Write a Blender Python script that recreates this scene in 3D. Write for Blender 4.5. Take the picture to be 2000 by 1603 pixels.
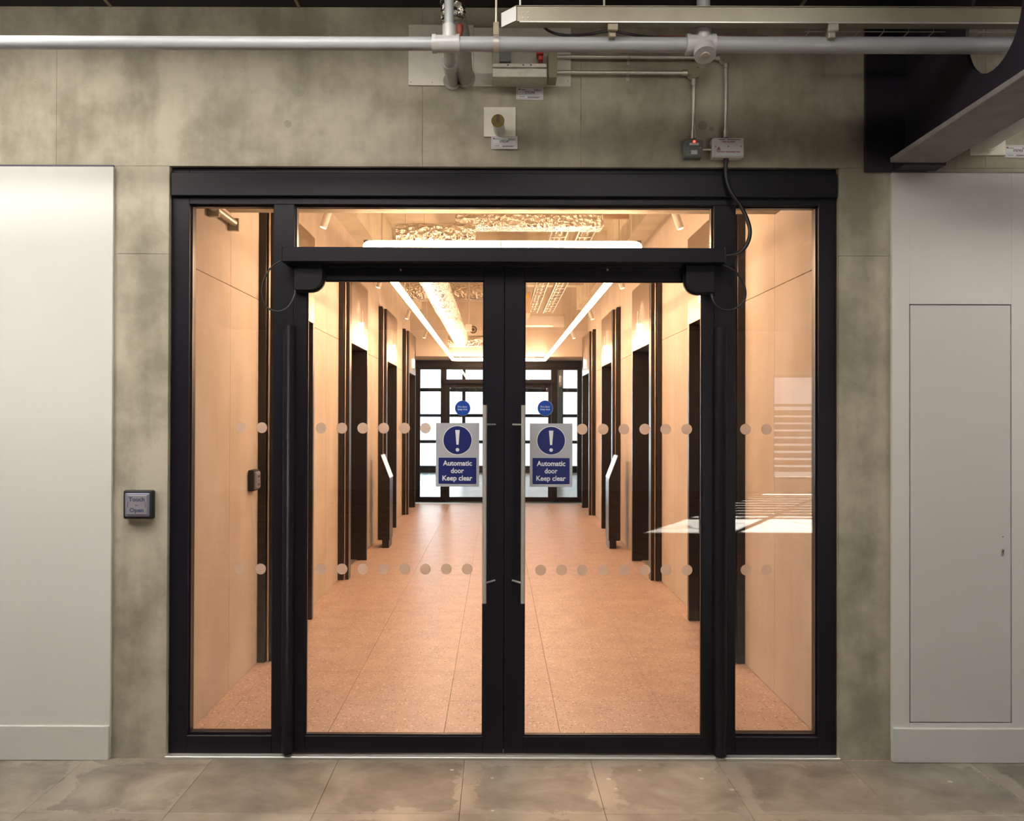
import bpy, bmesh, math, random
from mathutils import Vector, Matrix

random.seed(7)
scene = bpy.context.scene
for o in list(bpy.data.objects):
    bpy.data.objects.remove(o, do_unlink=True)
COL = scene.collection

# ------------------------------------------------------------------ camera
F_PX = 1774.0                         # focal length in pixels of the 2000 px wide frame
CAM = Vector((-0.03, -4.35, 1.63))
SHIFT = 29.0                          # principal point offset in pixels
PITCH, ROLL = math.radians(0.45), 0.003
cd = bpy.data.cameras.new('camera')
cd.sensor_fit = 'HORIZONTAL'; cd.sensor_width = 36.0
cd.lens = 36.0 * F_PX / 2000.0
cd.shift_x = SHIFT / 2000.0
cd.clip_start = 0.05; cd.clip_end = 500
cam = bpy.data.objects.new('camera', cd); COL.objects.link(cam)
CROT = Matrix.Rotation(math.pi/2 + PITCH, 3, 'X') @ Matrix.Rotation(ROLL, 3, 'Z')
cam.matrix_world = Matrix.Translation(CAM) @ CROT.to_4x4()
scene.camera = cam

def P(px, py, Y):
    """point on the plane y = Y seen at a pixel of the photograph"""
    d = CROT @ Vector(((px - 1000 + SHIFT) / F_PX, (801.5 - py) / F_PX, -1.0))
    t = (Y - CAM.y) / d.y
    return CAM + d * t
def PX(px, Y, py=830): return P(px, py, Y).x
def PZ(py, Y, px=983): return P(px, py, Y).z

# ------------------------------------------------------------------ world, sun, exposure
w = bpy.data.worlds.new('world'); scene.world = w; w.use_nodes = True
bg = w.node_tree.nodes['Background']
bg.inputs[0].default_value = (0.86, 0.93, 1.0, 1); bg.inputs[1].default_value = 2.2
sd = bpy.data.lights.new('sun', 'SUN'); sd.energy = 150; sd.angle = math.radians(0.5); sd.color = (1, 0.93, 0.82)
sun = bpy.data.objects.new('sun', sd); COL.objects.link(sun)
sun.rotation_euler = Vector((-0.55, 1.0, -0.335)).to_track_quat('-Z', 'Y').to_euler()
vs = scene.view_settings
vs.view_transform = 'Standard'; vs.look = 'None'; vs.gamma = 1.0; vs.use_curve_mapping = False
vs.exposure = 0.0
scene.display_settings.display_device = 'sRGB'

# ------------------------------------------------------------------ light strengths
RING_STRENGTH = 57.0
RING_COLOR = (1.0, 0.625, 0.375)
SPOT_POWER = 60.0
OFFICE_STRENGTH = 33.0
FILL_PANEL_STRENGTH = 13.0

# ------------------------------------------------------------------ materials
def nmat(name):
    m = bpy.data.materials.new(name); m.use_nodes = True
    nt = m.node_tree
    return m, nt, nt.nodes['Principled BSDF']
def sock(nt, v):
    return v
def mat(name, color, rough=0.5, metal=0.0, var=0.0, vscale=6.0, bump=0.0, bscale=60.0, spec=None):
    m, nt, b = nmat(name)
    b.inputs['Roughness'].default_value = rough; b.inputs['Metallic'].default_value = metal
    if spec is not None: b.inputs['Specular IOR Level'].default_value = spec
    geo = nt.nodes.new('ShaderNodeNewGeometry')
    n = nt.nodes.new('ShaderNodeTexNoise'); n.inputs['Scale'].default_value = vscale; n.inputs['Detail'].default_value = 5
    nt.links.new(geo.outputs['Position'], n.inputs['Vector'])
    r = nt.nodes.new('ShaderNodeMapRange')
    r.inputs['From Min'].default_value = 0.25; r.inputs['From Max'].default_value = 0.75
    r.inputs['To Min'].default_value = 1 - var; r.inputs['To Max'].default_value = 1 + var
    nt.links.new(n.outputs['Fac'], r.inputs['Value'])
    mx = nt.nodes.new('ShaderNodeVectorMath'); mx.operation = 'SCALE'
    mx.inputs[0].default_value = color[:3]
    nt.links.new(r.outputs['Result'], mx.inputs['Scale'])
    nt.links.new(mx.outputs['Vector'], b.inputs['Base Color'])
    if bump:
        n2 = nt.nodes.new('ShaderNodeTexNoise'); n2.inputs['Scale'].default_value = bscale; n2.inputs['Detail'].default_value = 3
        nt.links.new(geo.outputs['Position'], n2.inputs['Vector'])
        bp = nt.nodes.new('ShaderNodeBump'); bp.inputs['Strength'].default_value = bump; bp.inputs['Distance'].default_value = 0.01
        nt.links.new(n2.outputs['Fac'], bp.inputs['Height']); nt.links.new(bp.outputs['Normal'], b.inputs['Normal'])
    return m

def concrete(name, c1, c2, c3, streak=(1.0, 1.0, 0.18), scale=2.2, rough=0.75):
    """board-cast concrete: cloudy blotches, vertical streaks, pin holes"""
    m, nt, b = nmat(name); L = nt.links.new
    geo = nt.nodes.new('ShaderNodeNewGeometry')
    n1 = nt.nodes.new('ShaderNodeTexNoise'); n1.inputs['Scale'].default_value = scale; n1.inputs['Detail'].default_value = 8; n1.inputs['Roughness'].default_value = 0.62
    L(geo.outputs['Position'], n1.inputs['Vector'])
    mp = nt.nodes.new('ShaderNodeMapping'); mp.inputs['Scale'].default_value = streak
    L(geo.outputs['Position'], mp.inputs['Vector'])
    n2 = nt.nodes.new('ShaderNodeTexNoise'); n2.inputs['Scale'].default_value = 4.5; n2.inputs['Detail'].default_value = 6; n2.inputs['Roughness'].default_value = 0.6
    L(mp.outputs['Vector'], n2.inputs['Vector'])
    add = nt.nodes.new('ShaderNodeMath'); add.operation = 'ADD'
    w1 = nt.nodes.new('ShaderNodeMath'); w1.operation = 'MULTIPLY'; w1.inputs[1].default_value = 1.35; L(n1.outputs['Fac'], w1.inputs[0])
    w2_ = nt.nodes.new('ShaderNodeMath'); w2_.operation = 'MULTIPLY'; w2_.inputs[1].default_value = .65; L(n2.outputs['Fac'], w2_.inputs[0])
    L(w1.outputs[0], add.inputs[0]); L(w2_.outputs[0], add.inputs[1])
    rp = nt.nodes.new('ShaderNodeValToRGB')
    e = rp.color_ramp.elements
    e[0].position = 0.42; e[0].color = (*c1, 1); e[1].position = 0.58; e[1].color = (*c3, 1)
    k = e.new(0.50); k.color = (*c2, 1)
    hf = nt.nodes.new('ShaderNodeMath'); hf.operation = 'MULTIPLY'; hf.inputs[1].default_value = 0.5
    L(add.outputs[0], hf.inputs[0]); L(hf.outputs[0], rp.inputs['Fac'])
    # pin holes
    v = nt.nodes.new('ShaderNodeTexVoronoi'); v.inputs['Scale'].default_value = 14
    L(geo.outputs['Position'], v.inputs['Vector'])
    lt = nt.nodes.new('ShaderNodeMapRange'); lt.inputs['From Min'].default_value = 0.03; lt.inputs['From Max'].default_value = 0.06
    lt.inputs['To Min'].default_value = 0.78; lt.inputs['To Max'].default_value = 1.0
    L(v.outputs['Distance'], lt.inputs['Value'])
    mx = nt.nodes.new('ShaderNodeVectorMath'); mx.operation = 'SCALE'
    L(rp.outputs['Color'], mx.inputs[0]); L(lt.outputs['Result'], mx.inputs['Scale'])
    L(mx.outputs['Vector'], b.inputs['Base Color'])
    n3 = nt.nodes.new('ShaderNodeTexNoise'); n3.inputs['Scale'].default_value = 45; n3.inputs['Detail'].default_value = 5
    L(geo.outputs['Position'], n3.inputs['Vector'])
    bp = nt.nodes.new('ShaderNodeBump'); bp.inputs['Strength'].default_value = 0.12; bp.inputs['Distance'].default_value = 0.01
    L(n3.outputs['Fac'], bp.inputs['Height']); L(bp.outputs['Normal'], b.inputs['Normal'])
    b.inputs['Roughness'].default_value = rough; b.inputs['Specular IOR Level'].default_value = 0.3
    return m

def emis(name, color, strength):
    m, nt, b = nmat(name)
    b.inputs['Base Color'].default_value = (*color, 1)
    b.inputs['Emission Color'].default_value = (*color, 1); b.inputs['Emission Strength'].default_value = strength
    return m

M = {}
M['concrete'] = concrete('front_concrete', (.25, .225, .17), (.355, .32, .25), (.455, .415, .33))
M['concrete_in'] = concrete('corridor_concrete', (.52, .455, .39), (.56, .495, .43), (.60, .535, .47), scale=1.4)
M['slab'] = concrete('slab_concrete', (.60, .56, .46), (.66, .62, .51), (.72, .68, .56), streak=(.3, 1, 1))
M['plaster'] = mat('white_plasterboard', (.62, .61, .585), .6, var=.015, vscale=1.5, bump=.03, bscale=200)
M['skirting'] = mat('painted_skirting', (.60, .60, .57), .45, var=.01)
M['hatch'] = mat('painted_hatch', (.56, .565, .535), .45, var=.01)
M['black'] = mat('black_soffit_paint', (.012, .010, .012), .8, var=.15)
M['steel_black'] = mat('black_steel_paint', (.016, .012, .022), .55, var=.2, bump=.05, bscale=90)
M['flange'] = mat('lit_flange_grey', (.19, .175, .17), .7, var=.2, vscale=9, bump=.4, bscale=40)  # lighter than the black beam, painting in light on the flange underside
M['frame'] = mat('dark_frame_coat', (.0065, .0055, .0105), .42, var=.1, spec=.3)
M['frame_trim'] = mat('dark_frame_trim', (.009, .008, .013), .35, spec=.35)
M['gasket'] = mat('black_rubber', (.008, .008, .008), .6)
M['steel'] = mat('brushed_stainless', (.62, .59, .55), .33, .6, var=.06, vscale=80)
M['galv'] = mat('galvanised_steel', (.50, .47, .40), .38, .7, var=.15, vscale=25)
M['conduit'] = mat('galvanised_conduit', (.62, .59, .52), .3, .7, var=.08, vscale=40)
M['beigebox'] = mat('beige_box_lid', (.27, .23, .15), .5, var=.04)
M['trunk'] = mat('dull_galvanised_trunking', (.27, .245, .185), .5, .35, var=.08, vscale=14)
M['pipe'] = mat('grey_drain_pipe', (.29, .30, .31), .35, var=.03, vscale=8)
M['pipe_lt'] = mat('grey_tee_fitting', (.38, .375, .375), .35, var=.03, vscale=8)
M['board'] = mat('white_fire_board', (.78, .74, .65), .7, var=.06, vscale=20, bump=.15, bscale=50)
M['sealant'] = mat('grey_sealant_sleeve', (.33, .31, .27), .6, var=.1, vscale=20, bump=.1)
M['white'] = mat('white_plastic', (.70, .69, .68), .4)
M['labelwhite'] = mat('label_paper', (.66, .65, .67), .5)
M['red'] = mat('red_print', (.36, .09, .12), .5)
M['redplastic'] = mat('red_plastic', (.55, .03, .03), .35)
M['rust'] = mat('rust_red_valve', (.28, .05, .025), .45)
M['ink'] = mat('dark_ink', (.06, .06, .09), .6)
M['greybox'] = mat('grey_isolator', (.17, .18, .18), .45)
M['insul'] = mat('olive_mineral_wool', (.16, .12, .03), .9, var=.3, vscale=60, bump=.3)
M['copper'] = mat('dark_copper', (.10, .035, .012), .5)
M['cable'] = mat('black_cable', (.012, .010, .011), .4)
M['blue'] = mat('sign_blue', (.015, .022, .135), .35)
M['discblue'] = mat('disc_blue', (.012, .065, .36), .35)
M['signgrey'] = mat('sign_silver', (.44, .44, .47), .45)
M['signink'] = mat('sign_white', (.80, .80, .80), .45)
M['navy'] = mat('navy_print', (.06, .065, .14), .5)
M['buttonface'] = mat('button_plate', (.29, .275, .30), .4, 0.2)
M['buttonrim'] = mat('button_bright_rim', (.24, .24, .36), .35, 0.4)
M['threshold'] = mat('aluminium_threshold', (.70, .68, .64), .4, 0.6)
M['bronze'] = mat('bronze_panel', (.30, .235, .19), .34, 0.85, var=.04, vscale=3)
M['jamb'] = mat('dark_bronze_jamb', (.017, .013, .013), .34, 0.0, spec=.4)
M['trimline'] = mat('polished_bronze_edge', (.62, .50, .42), .35, 1.0)
M['liftdoor'] = mat('lift_door_metal', (.03, .027, .028), .35, 0.4)
M['lampwhite'] = mat('white_lamp_body', (.62, .58, .53), .4)
M['tiegrout'] = mat('tie_hole_grout', (.30, .28, .22), .85, var=.15, vscale=40)
M['screen'] = emis('kiosk_screen', (.9, .92, 1.0), .5)
M['ledred'] = emis('red_indicator', (1, .06, .03), 4)
M['ring'] = emis('ring_tube_light', RING_COLOR, RING_STRENGTH)
M['lantern'] = emis('lantern_light', (1.0, .86, .68), 9.0)
M['office_lamp'] = emis('office_lamp_diffuser', (1.0, .95, .86), OFFICE_STRENGTH)
M['fill_panel'] = emis('fill_panel_diffuser', (1.0, .95, .87), FILL_PANEL_STRENGTH)
M['lens'] = emis('spotlight_lens', (1.0, .8, .55), 8.0)
M['boxtan'] = mat('tan_unit_casing', (.50, .36, .24), .5)
M['yellow'] = mat('yellow_sticker', (.6, .42, .02), .5)
M['fan'] = mat('vent_dark', (.10, .07, .05), .5)
M['facade'] = mat('pale_facade', (.20, .24, .29), .7, var=.04)
M['facadeglass'] = mat('facade_window', (.10, .16, .22), .15)
M['terrace'] = mat('pale_outer_floor', (.62, .63, .60), .35, var=.12, vscale=1.6)
M['officefloor2'] = mat('far_office_floor', (.26, .27, .25), .25, var=.15, vscale=2.5)

def foil_mat():
    m, nt, b = nmat('crinkled_foil'); L = nt.links.new
    b.inputs['Base Color'].default_value = (.82, .77, .70, 1); b.inputs['Metallic'].default_value = 1; b.inputs['Roughness'].default_value = .24
    geo = nt.nodes.new('ShaderNodeNewGeometry')
    v = nt.nodes.new('ShaderNodeTexVoronoi'); v.inputs['Scale'].default_value = 26; v.feature = 'F1'
    n = nt.nodes.new('ShaderNodeTexNoise'); n.inputs['Scale'].default_value = 30; n.inputs['Detail'].default_value = 4
    L(geo.outputs['Position'], v.inputs['Vector']); L(geo.outputs['Position'], n.inputs['Vector'])
    a = nt.nodes.new('ShaderNodeMath'); a.operation = 'ADD'; L(v.outputs['Distance'], a.inputs[0]); L(n.outputs['Fac'], a.inputs[1])
    bp = nt.nodes.new('ShaderNodeBump'); bp.inputs['Strength'].default_value = .9; bp.inputs['Distance'].default_value = .03
    L(a.outputs[0], bp.inputs['Height']); L(bp.outputs['Normal'], b.inputs['Normal'])
    return m
M['foil'] = foil_mat()

def glass_mat(name, tint=(.97, .975, .97)):
    m = bpy.data.materials.new(name); m.use_nodes = True; nt = m.node_tree; L = nt.links.new
    for n in list(nt.nodes): nt.nodes.remove(n)
    out = nt.nodes.new('ShaderNodeOutputMaterial'); mix = nt.nodes.new('ShaderNodeMixShader')
    tr = nt.nodes.new('ShaderNodeBsdfTransparent'); tr.inputs[0].default_value = (*tint, 1)
    gl = nt.nodes.new('ShaderNodeBsdfGlossy'); gl.inputs['Roughness'].default_value = 0.0; gl.inputs[0].default_value = (.95, .97, 1, 1)
    lw = nt.nodes.new('ShaderNodeLayerWeight'); lw.inputs['Blend'].default_value = .5
    pw = nt.nodes.new('ShaderNodeMath'); pw.operation = 'POWER'; pw.inputs[1].default_value = 5
    L(lw.outputs['Facing'], pw.inputs[0])
    ml = nt.nodes.new('ShaderNodeMath'); ml.operation = 'MULTIPLY_ADD'; ml.inputs[1].default_value = .955; ml.inputs[2].default_value = .045
    L(pw.outputs[0], ml.inputs[0]); L(ml.outputs[0], mix.inputs[0])
    L(tr.outputs[0], mix.inputs[1]); L(gl.outputs[0], mix.inputs[2]); L(mix.outputs[0], out.inputs[0])
    return m
M['glass'] = glass_mat('clear_glazing')

def dot_mat():
    m = bpy.data.materials.new('frosted_film_dot'); m.use_nodes = True; nt = m.node_tree; L = nt.links.new
    for n in list(nt.nodes): nt.nodes.remove(n)
    out = nt.nodes.new('ShaderNodeOutputMaterial')
    tl = nt.nodes.new('ShaderNodeBsdfTranslucent'); tl.inputs[0].default_value = (.80, .73, .68, 1)
    df = nt.nodes.new('ShaderNodeBsdfDiffuse'); df.inputs[0].default_value = (.62, .57, .53, 1)
    tr = nt.nodes.new('ShaderNodeBsdfTransparent')
    a = nt.nodes.new('ShaderNodeMixShader'); a.inputs[0].default_value = .30
    L(tl.outputs[0], a.inputs[1]); L(df.outputs[0], a.inputs[2])
    c = nt.nodes.new('ShaderNodeMixShader'); c.inputs[0].default_value = .15
    L(a.outputs[0], c.inputs[1]); L(tr.outputs[0], c.inputs[2]); L(c.outputs[0], out.inputs[0])
    return m
M['dot'] = dot_mat()

def terrazzo():
    m, nt, b = nmat('terrazzo'); L = nt.links.new
    geo = nt.nodes.new('ShaderNodeNewGeometry'); oi = nt.nodes.new('ShaderNodeObjectInfo')
    n = nt.nodes.new('ShaderNodeTexNoise'); n.inputs['Scale'].default_value = 5; n.inputs['Detail'].default_value = 6
    L(geo.outputs['Position'], n.inputs['Vector'])
    rp = nt.nodes.new('ShaderNodeValToRGB'); e = rp.color_ramp.elements
    e[0].position = .3; e[0].color = (.40, .275, .225, 1); e[1].position = .7; e[1].color = (.48, .345, .285, 1)
    L(n.outputs['Fac'], rp.inputs['Fac'])
    cur = rp.outputs['Color']
    for sc, thr, col in ((46, .82, (.66, .53, .45, 1)), (54, .84, (.20, .13, .105, 1)), (85, .78, (.62, .48, .40, 1)), (80, .82, (.17, .115, .095, 1))):
        v = nt.nodes.new('ShaderNodeTexVoronoi'); v.inputs['Scale'].default_value = sc
        mp = nt.nodes.new('ShaderNodeMapping'); mp.inputs['Location'].default_value = (sc * .37, sc * .11, 0)
        L(geo.outputs['Position'], mp.inputs['Vector']); L(mp.outputs['Vector'], v.inputs['Vector'])
        sx = nt.nodes.new('ShaderNodeSeparateColor'); L(v.outputs['Color'], sx.inputs[0])
        g1 = nt.nodes.new('ShaderNodeMath'); g1.operation = 'GREATER_THAN'; g1.inputs[1].default_value = thr; L(sx.outputs[0], g1.inputs[0])
        g2 = nt.nodes.new('ShaderNodeMath'); g2.operation = 'LESS_THAN'; g2.inputs[1].default_value = .33; L(v.outputs['Distance'], g2.inputs[0])
        g3 = nt.nodes.new('ShaderNodeMath'); g3.operation = 'MULTIPLY'; L(g1.outputs[0], g3.inputs[0]); L(g2.outputs[0], g3.inputs[1])
        mx = nt.nodes.new('ShaderNodeMix'); mx.data_type = 'RGBA'
        L(g3.outputs[0], mx.inputs['Factor']); L(cur, mx.inputs['A']); mx.inputs['B'].default_value = col
        cur = mx.outputs['Result']
    L(cur, b.inputs['Base Color'])
    b.inputs['Roughness'].default_value = .38; b.inputs['Specular IOR Level'].default_value = .35
    return m
M['terrazzo'] = terrazzo()

def access_floor():
    """worn bare raised-floor panels: stained steel, glue residue, scuffs"""
    m, nt, b = nmat('raised_floor_panel'); L = nt.links.new
    geo = nt.nodes.new('ShaderNodeNewGeometry'); oi = nt.nodes.new('ShaderNodeObjectInfo')
    n1 = nt.nodes.new('ShaderNodeTexNoise'); n1.inputs['Scale'].default_value = 3.2; n1.inputs['Detail'].default_value = 9; n1.inputs['Roughness'].default_value = .65; n1.inputs['Distortion'].default_value = .4
    L(geo.outputs['Position'], n1.inputs['Vector'])
    rp = nt.nodes.new('ShaderNodeValToRGB'); e = rp.color_ramp.elements
    e[0].position = .34; e[0].color = (.135, .115, .10, 1); e[1].position = .66; e[1].color = (.30, .265, .22, 1)
    k = e.new(.5); k.color = (.215, .185, .15, 1)
    L(n1.outputs['Fac'], rp.inputs['Fac'])
    rnd = nt.nodes.new('ShaderNodeMapRange'); rnd.inputs['To Min'].default_value = .82; rnd.inputs['To Max'].default_value = 1.15
    L(oi.outputs['Random'], rnd.inputs['Value'])
    sc = nt.nodes.new('ShaderNodeVectorMath'); sc.operation = 'SCALE'; L(rp.outputs['Color'], sc.inputs[0]); L(rnd.outputs['Result'], sc.inputs['Scale'])
    # ghosts of lifted carpet tiles: ragged darker rectangles with a pale, shinier margin
    n2 = nt.nodes.new('ShaderNodeTexNoise'); n2.inputs['Scale'].default_value = 6; n2.inputs['Detail'].default_value = 8; n2.inputs['Roughness'].default_value = .7
    L(geo.outputs['Position'], n2.inputs['Vector'])
    sep = nt.nodes.new('ShaderNodeSeparateXYZ'); L(geo.outputs['Position'], sep.inputs[0])
    def edge(out, off):
        a = nt.nodes.new('ShaderNodeMath'); a.operation = 'ADD'; a.inputs[1].default_value = off; L(out, a.inputs[0])
        p = nt.nodes.new('ShaderNodeMath'); p.operation = 'PINGPONG'; p.inputs[1].default_value = .3; L(a.outputs[0], p.inputs[0]); return p.outputs[0]
    mn = nt.nodes.new('ShaderNodeMath'); mn.operation = 'MINIMUM'; L(edge(sep.outputs[0], .75), mn.inputs[0]); L(edge(sep.outputs[1], .02), mn.inputs[1])
    jt = nt.nodes.new('ShaderNodeMath'); jt.operation = 'MULTIPLY_ADD'; jt.inputs[1].default_value = -.30; L(n2.outputs['Fac'], jt.inputs[0]); L(mn.outputs[0], jt.inputs[2])
    st = nt.nodes.new('ShaderNodeMapRange'); st.inputs['From Min'].default_value = -.095; st.inputs['From Max'].default_value = -.105
    L(jt.outputs[0], st.inputs['Value'])
    n4 = nt.nodes.new('ShaderNodeTexNoise'); n4.inputs['Scale'].default_value = 1.3; n4.inputs['Detail'].default_value = 2; L(geo.outputs['Position'], n4.inputs['Vector'])
    fd_ = nt.nodes.new('ShaderNodeMapRange'); fd_.inputs['From Min'].default_value = .40; fd_.inputs['From Max'].default_value = .62; L(n4.outputs['Fac'], fd_.inputs['Value'])
    mx = nt.nodes.new('ShaderNodeMix'); mx.data_type = 'RGBA'; mx.inputs['B'].default_value = (.36, .31, .25, 1)
    m0 = nt.nodes.new('ShaderNodeMath'); m0.operation = 'MULTIPLY'; L(st.outputs['Result'], m0.inputs[0]); L(fd_.outputs['Result'], m0.inputs[1])
    ml = nt.nodes.new('ShaderNodeMath'); ml.operation = 'MULTIPLY'; ml.inputs[1].default_value = .6; L(m0.outputs[0], ml.inputs[0])
    L(ml.outputs[0], mx.inputs['Factor']); L(sc.outputs['Vector'], mx.inputs['A'])
    # small white paint specks
    v = nt.nodes.new('ShaderNodeTexVoronoi'); v.inputs['Scale'].default_value = 9; L(geo.outputs['Position'], v.inputs['Vector'])
    sp = nt.nodes.new('ShaderNodeSeparateColor'); L(v.outputs['Color'], sp.inputs[0])
    gg = nt.nodes.new('ShaderNodeMath'); gg.operation = 'GREATER_THAN'; gg.inputs[1].default_value = .72; L(sp.outputs[1], gg.inputs[0])
    gl = nt.nodes.new('ShaderNodeMath'); gl.operation = 'LESS_THAN'; gl.inputs[1].default_value = .10; L(v.outputs['Distance'], gl.inputs[0])
    gm = nt.nodes.new('ShaderNodeMath'); gm.operation = 'MULTIPLY'; L(gg.outputs[0], gm.inputs[0]); L(gl.outputs[0], gm.inputs[1])
    m2 = nt.nodes.new('ShaderNodeMix'); m2.data_type = 'RGBA'; m2.inputs['B'].default_value = (.5, .47, .42, 1)
    L(gm.outputs[0], m2.inputs['Factor']); L(mx.outputs['Result'], m2.inputs['A'])
    L(m2.outputs['Result'], b.inputs['Base Color'])
    rr = nt.nodes.new('ShaderNodeMapRange'); rr.inputs['To Min'].default_value = .48; rr.inputs['To Max'].default_value = .26
    L(m0.outputs[0], rr.inputs['Value']); L(rr.outputs['Result'], b.inputs['Roughness'])
    b.inputs['Specular IOR Level'].default_value = .5
    return m
M['access'] = access_floor()

# ------------------------------------------------------------------ mesh building
class B:
    """collects shapes in world coordinates for ONE mesh"""
    def __init__(s): s.bm = bmesh.new()
    def _merge(s, t):
        me = bpy.data.meshes.new('t'); t.to_mesh(me); t.free(); s.bm.from_mesh(me); bpy.data.meshes.remove(me)
    def box(s, x0, x1, y0, y1, z0, z1, bevel=0.0, rot=None, piv=None):
        t = bmesh.new()
        bmesh.ops.create_cube(t, size=1)
        a = Vector((min(x0, x1), min(y0, y1), min(z0, z1))); c = Vector((max(x0, x1), max(y0, y1), max(z0, z1)))
        for v in t.verts: v.co = Vector([(a[i] + c[i]) / 2 + v.co[i] * (c[i] - a[i]) for i in range(3)])
        if bevel: bmesh.ops.bevel(t, geom=t.edges[:], offset=bevel, segments=1 if bevel < .005 else 4, affect='EDGES', profile=.5)
        if rot is not None:
            bmesh.ops.rotate(t, cent=piv if piv is not None else (a + c) / 2, matrix=rot, verts=t.verts[:])
        s._merge(t); return s
    def cyl(s, p0, p1, r, n=24, r2=None, caps=True):
        p0 = Vector(p0); p1 = Vector(p1); d = p1 - p0
        t = bmesh.new()
        bmesh.ops.create_cone(t, cap_ends=caps, segments=n, radius1=r, radius2=r if r2 is None else r2, depth=d.length)
        q = Vector((0, 0, 1)).rotation_difference(d).to_matrix()
        for v in t.verts: v.co = q @ v.co + (p0 + p1) / 2
        s._merge(t); return s
    def tube(s, pts, r, n=12, radii=None, jitter=0, cyclic=False):
        pts = [Vector(p) for p in pts]; t = bmesh.new(); rings = []
        N = len(pts); up = None
        for i, p in enumerate(pts):
            if cyclic: d = pts[(i + 1) % N] - pts[i - 1]
            else: d = pts[min(i + 1, N - 1)] - pts[max(i - 1, 0)]
            d.normalize()
            if up is None: up = d.orthogonal().normalized()
            else: up = (up - d * up.dot(d)).normalized()
            sd_ = d.cross(up); rr = radii[i] if radii else r; ring = []
            for k in range(n):
                a = 2 * math.pi * k / n; q = rr * (1 + (random.uniform(-jitter, jitter) if jitter else 0))
                ring.append(t.verts.new(p + (up * math.cos(a) + sd_ * math.sin(a)) * q))
            rings.append(ring)
        for i in range(N if cyclic else N - 1):
            for k in range(n):
                A, C = rings[i], rings[(i + 1) % N]
                t.faces.new((A[k], A[(k + 1) % n], C[(k + 1) % n], C[k]))
        if not cyclic:
            t.faces.new(rings[0][::-1]); t.faces.new(rings[-1])
        bmesh.ops.recalc_face_normals(t, faces=t.faces[:])
        s._merge(t); return s
    def prism(s, poly, vec, bevel=0.0):
        """poly: list of 3-D points of a planar outline, extruded by vec"""
        t = bmesh.new(); f = t.faces.new([t.verts.new(Vector(p)) for p in poly])
        r = bmesh.ops.extrude_face_region(t, geom=[f])
        for g in r['geom']:
            if isinstance(g, bmesh.types.BMVert): g.co += Vector(vec)
        bmesh.ops.recalc_face_normals(t, faces=t.faces[:])
        if bevel: bmesh.ops.bevel(t, geom=t.edges[:], offset=bevel, segments=1 if bevel < .005 else 4, affect='EDGES', profile=.5)
        s._merge(t); return s
    def mesh(s, me):
        s.bm.from_mesh(me); return s

ORIG = {}
def put(o, parent=None):
    COL.objects.link(o)
    if parent is not None: o.parent = parent
    return o
def smooth(me, ang=27):
    for p in me.polygons: p.use_smooth = True
    try: me.set_sharp_from_angle(angle=math.radians(ang))
    except Exception: pass
def obj(name, b, m, parent=None, label=None, sm=True, origin=None):
    me = bpy.data.meshes.new(name)
    o_ = Vector((0, 0, 0))
    if parent is not None: o_ = ORIG[parent.name]
    elif origin is not None: o_ = Vector(origin)
    b.bm.transform(Matrix.Translation(-o_))
    b.bm.to_mesh(me); b.bm.free()
    if sm: smooth(me)
    me.materials.append(M[m] if isinstance(m, str) else m)
    o = bpy.data.objects.new(name, me); put(o, parent)
    ORIG[o.name] = o_
    if parent is None: o.location = o_
    if label: o['label'] = label
    return o
def box(name, m, parent, x0, x1, y0, y1, z0, z1, bevel=0.0, label=None):
    return obj(name, B().box(x0, x1, y0, y1, z0, z1, bevel), m, parent, label)
def thing(name, label, cat, loc, group=None, kind=None):
    o = bpy.data.objects.new(name, None); o.empty_display_size = .1
    COL.objects.link(o); o.location = loc; ORIG[o.name] = Vector(loc)
    return tag(o, label, cat, group, kind)
def tag(o, label, cat, group=None, kind=None):
    o['label'] = label; o['category'] = cat
    if group: o['group'] = group
    if kind: o['kind'] = kind
    return o
def copy_tree(o, parent=None):
    c = o.copy(); COL.objects.link(c); c.parent = parent
    ORIG[c.name] = ORIG.get(o.name, Vector()).copy()
    for ch in list(o.children): copy_tree(ch, c)
    return c

def text_mesh(s, h, bold=0.0, spacing=1.0):
    """lettering mesh in the XZ plane, cap height h, centred on x, baseline z = 0"""
    cu = bpy.data.curves.new('t', 'FONT'); cu.body = s; cu.align_x = 'CENTER'; cu.size = h / .69
    cu.offset = bold * h; cu.extrude = 0.0004; cu.space_character = spacing; cu.resolution_u = 3
    to = bpy.data.objects.new('t', cu); COL.objects.link(to)
    dg = bpy.context.evaluated_depsgraph_get()
    me = bpy.data.meshes.new_from_object(to.evaluated_get(dg))
    bpy.data.objects.remove(to, do_unlink=True); bpy.data.curves.remove(cu)
    me.transform(Matrix.Rotation(math.pi / 2, 4, 'X'))
    return me
def fit(me, width):
    xs = [v.co.x for v in me.vertices]; k = width / (max(xs) - min(xs)); c = (max(xs) + min(xs)) / 2
    for v in me.vertices: v.co.x = (v.co.x - c) * k
    return me
def place(me, x, y, z, mtx=None):
    if mtx is not None: me.transform(mtx)
    me.transform(Matrix.Translation((x, y, z))); return me
def disc(b, x, y, z, r, t, n=32):
    return b.cyl((x, y, z), (x, y + t, z), r, n)

S = 'structure'
CEIL = 3.60            # office soffit
WX = 1.62              # corridor half width
SOFF = 2.845           # lintel soffit
WALLD = 1.055          # depth of the lintel wall
FARY = 13.1            # far glazed screen
OPX0, OPX1 = PX(328, 0), PX(1638.5, 0)      # opening in the front wall
OPZ = PZ(326, 0)

# ================================================================== SETTING: front wall
wf = thing('wall_front', 'raw cast concrete wall around and above the dark glazed doors', 'wall', (0, 0, 0), kind=S)
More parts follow.
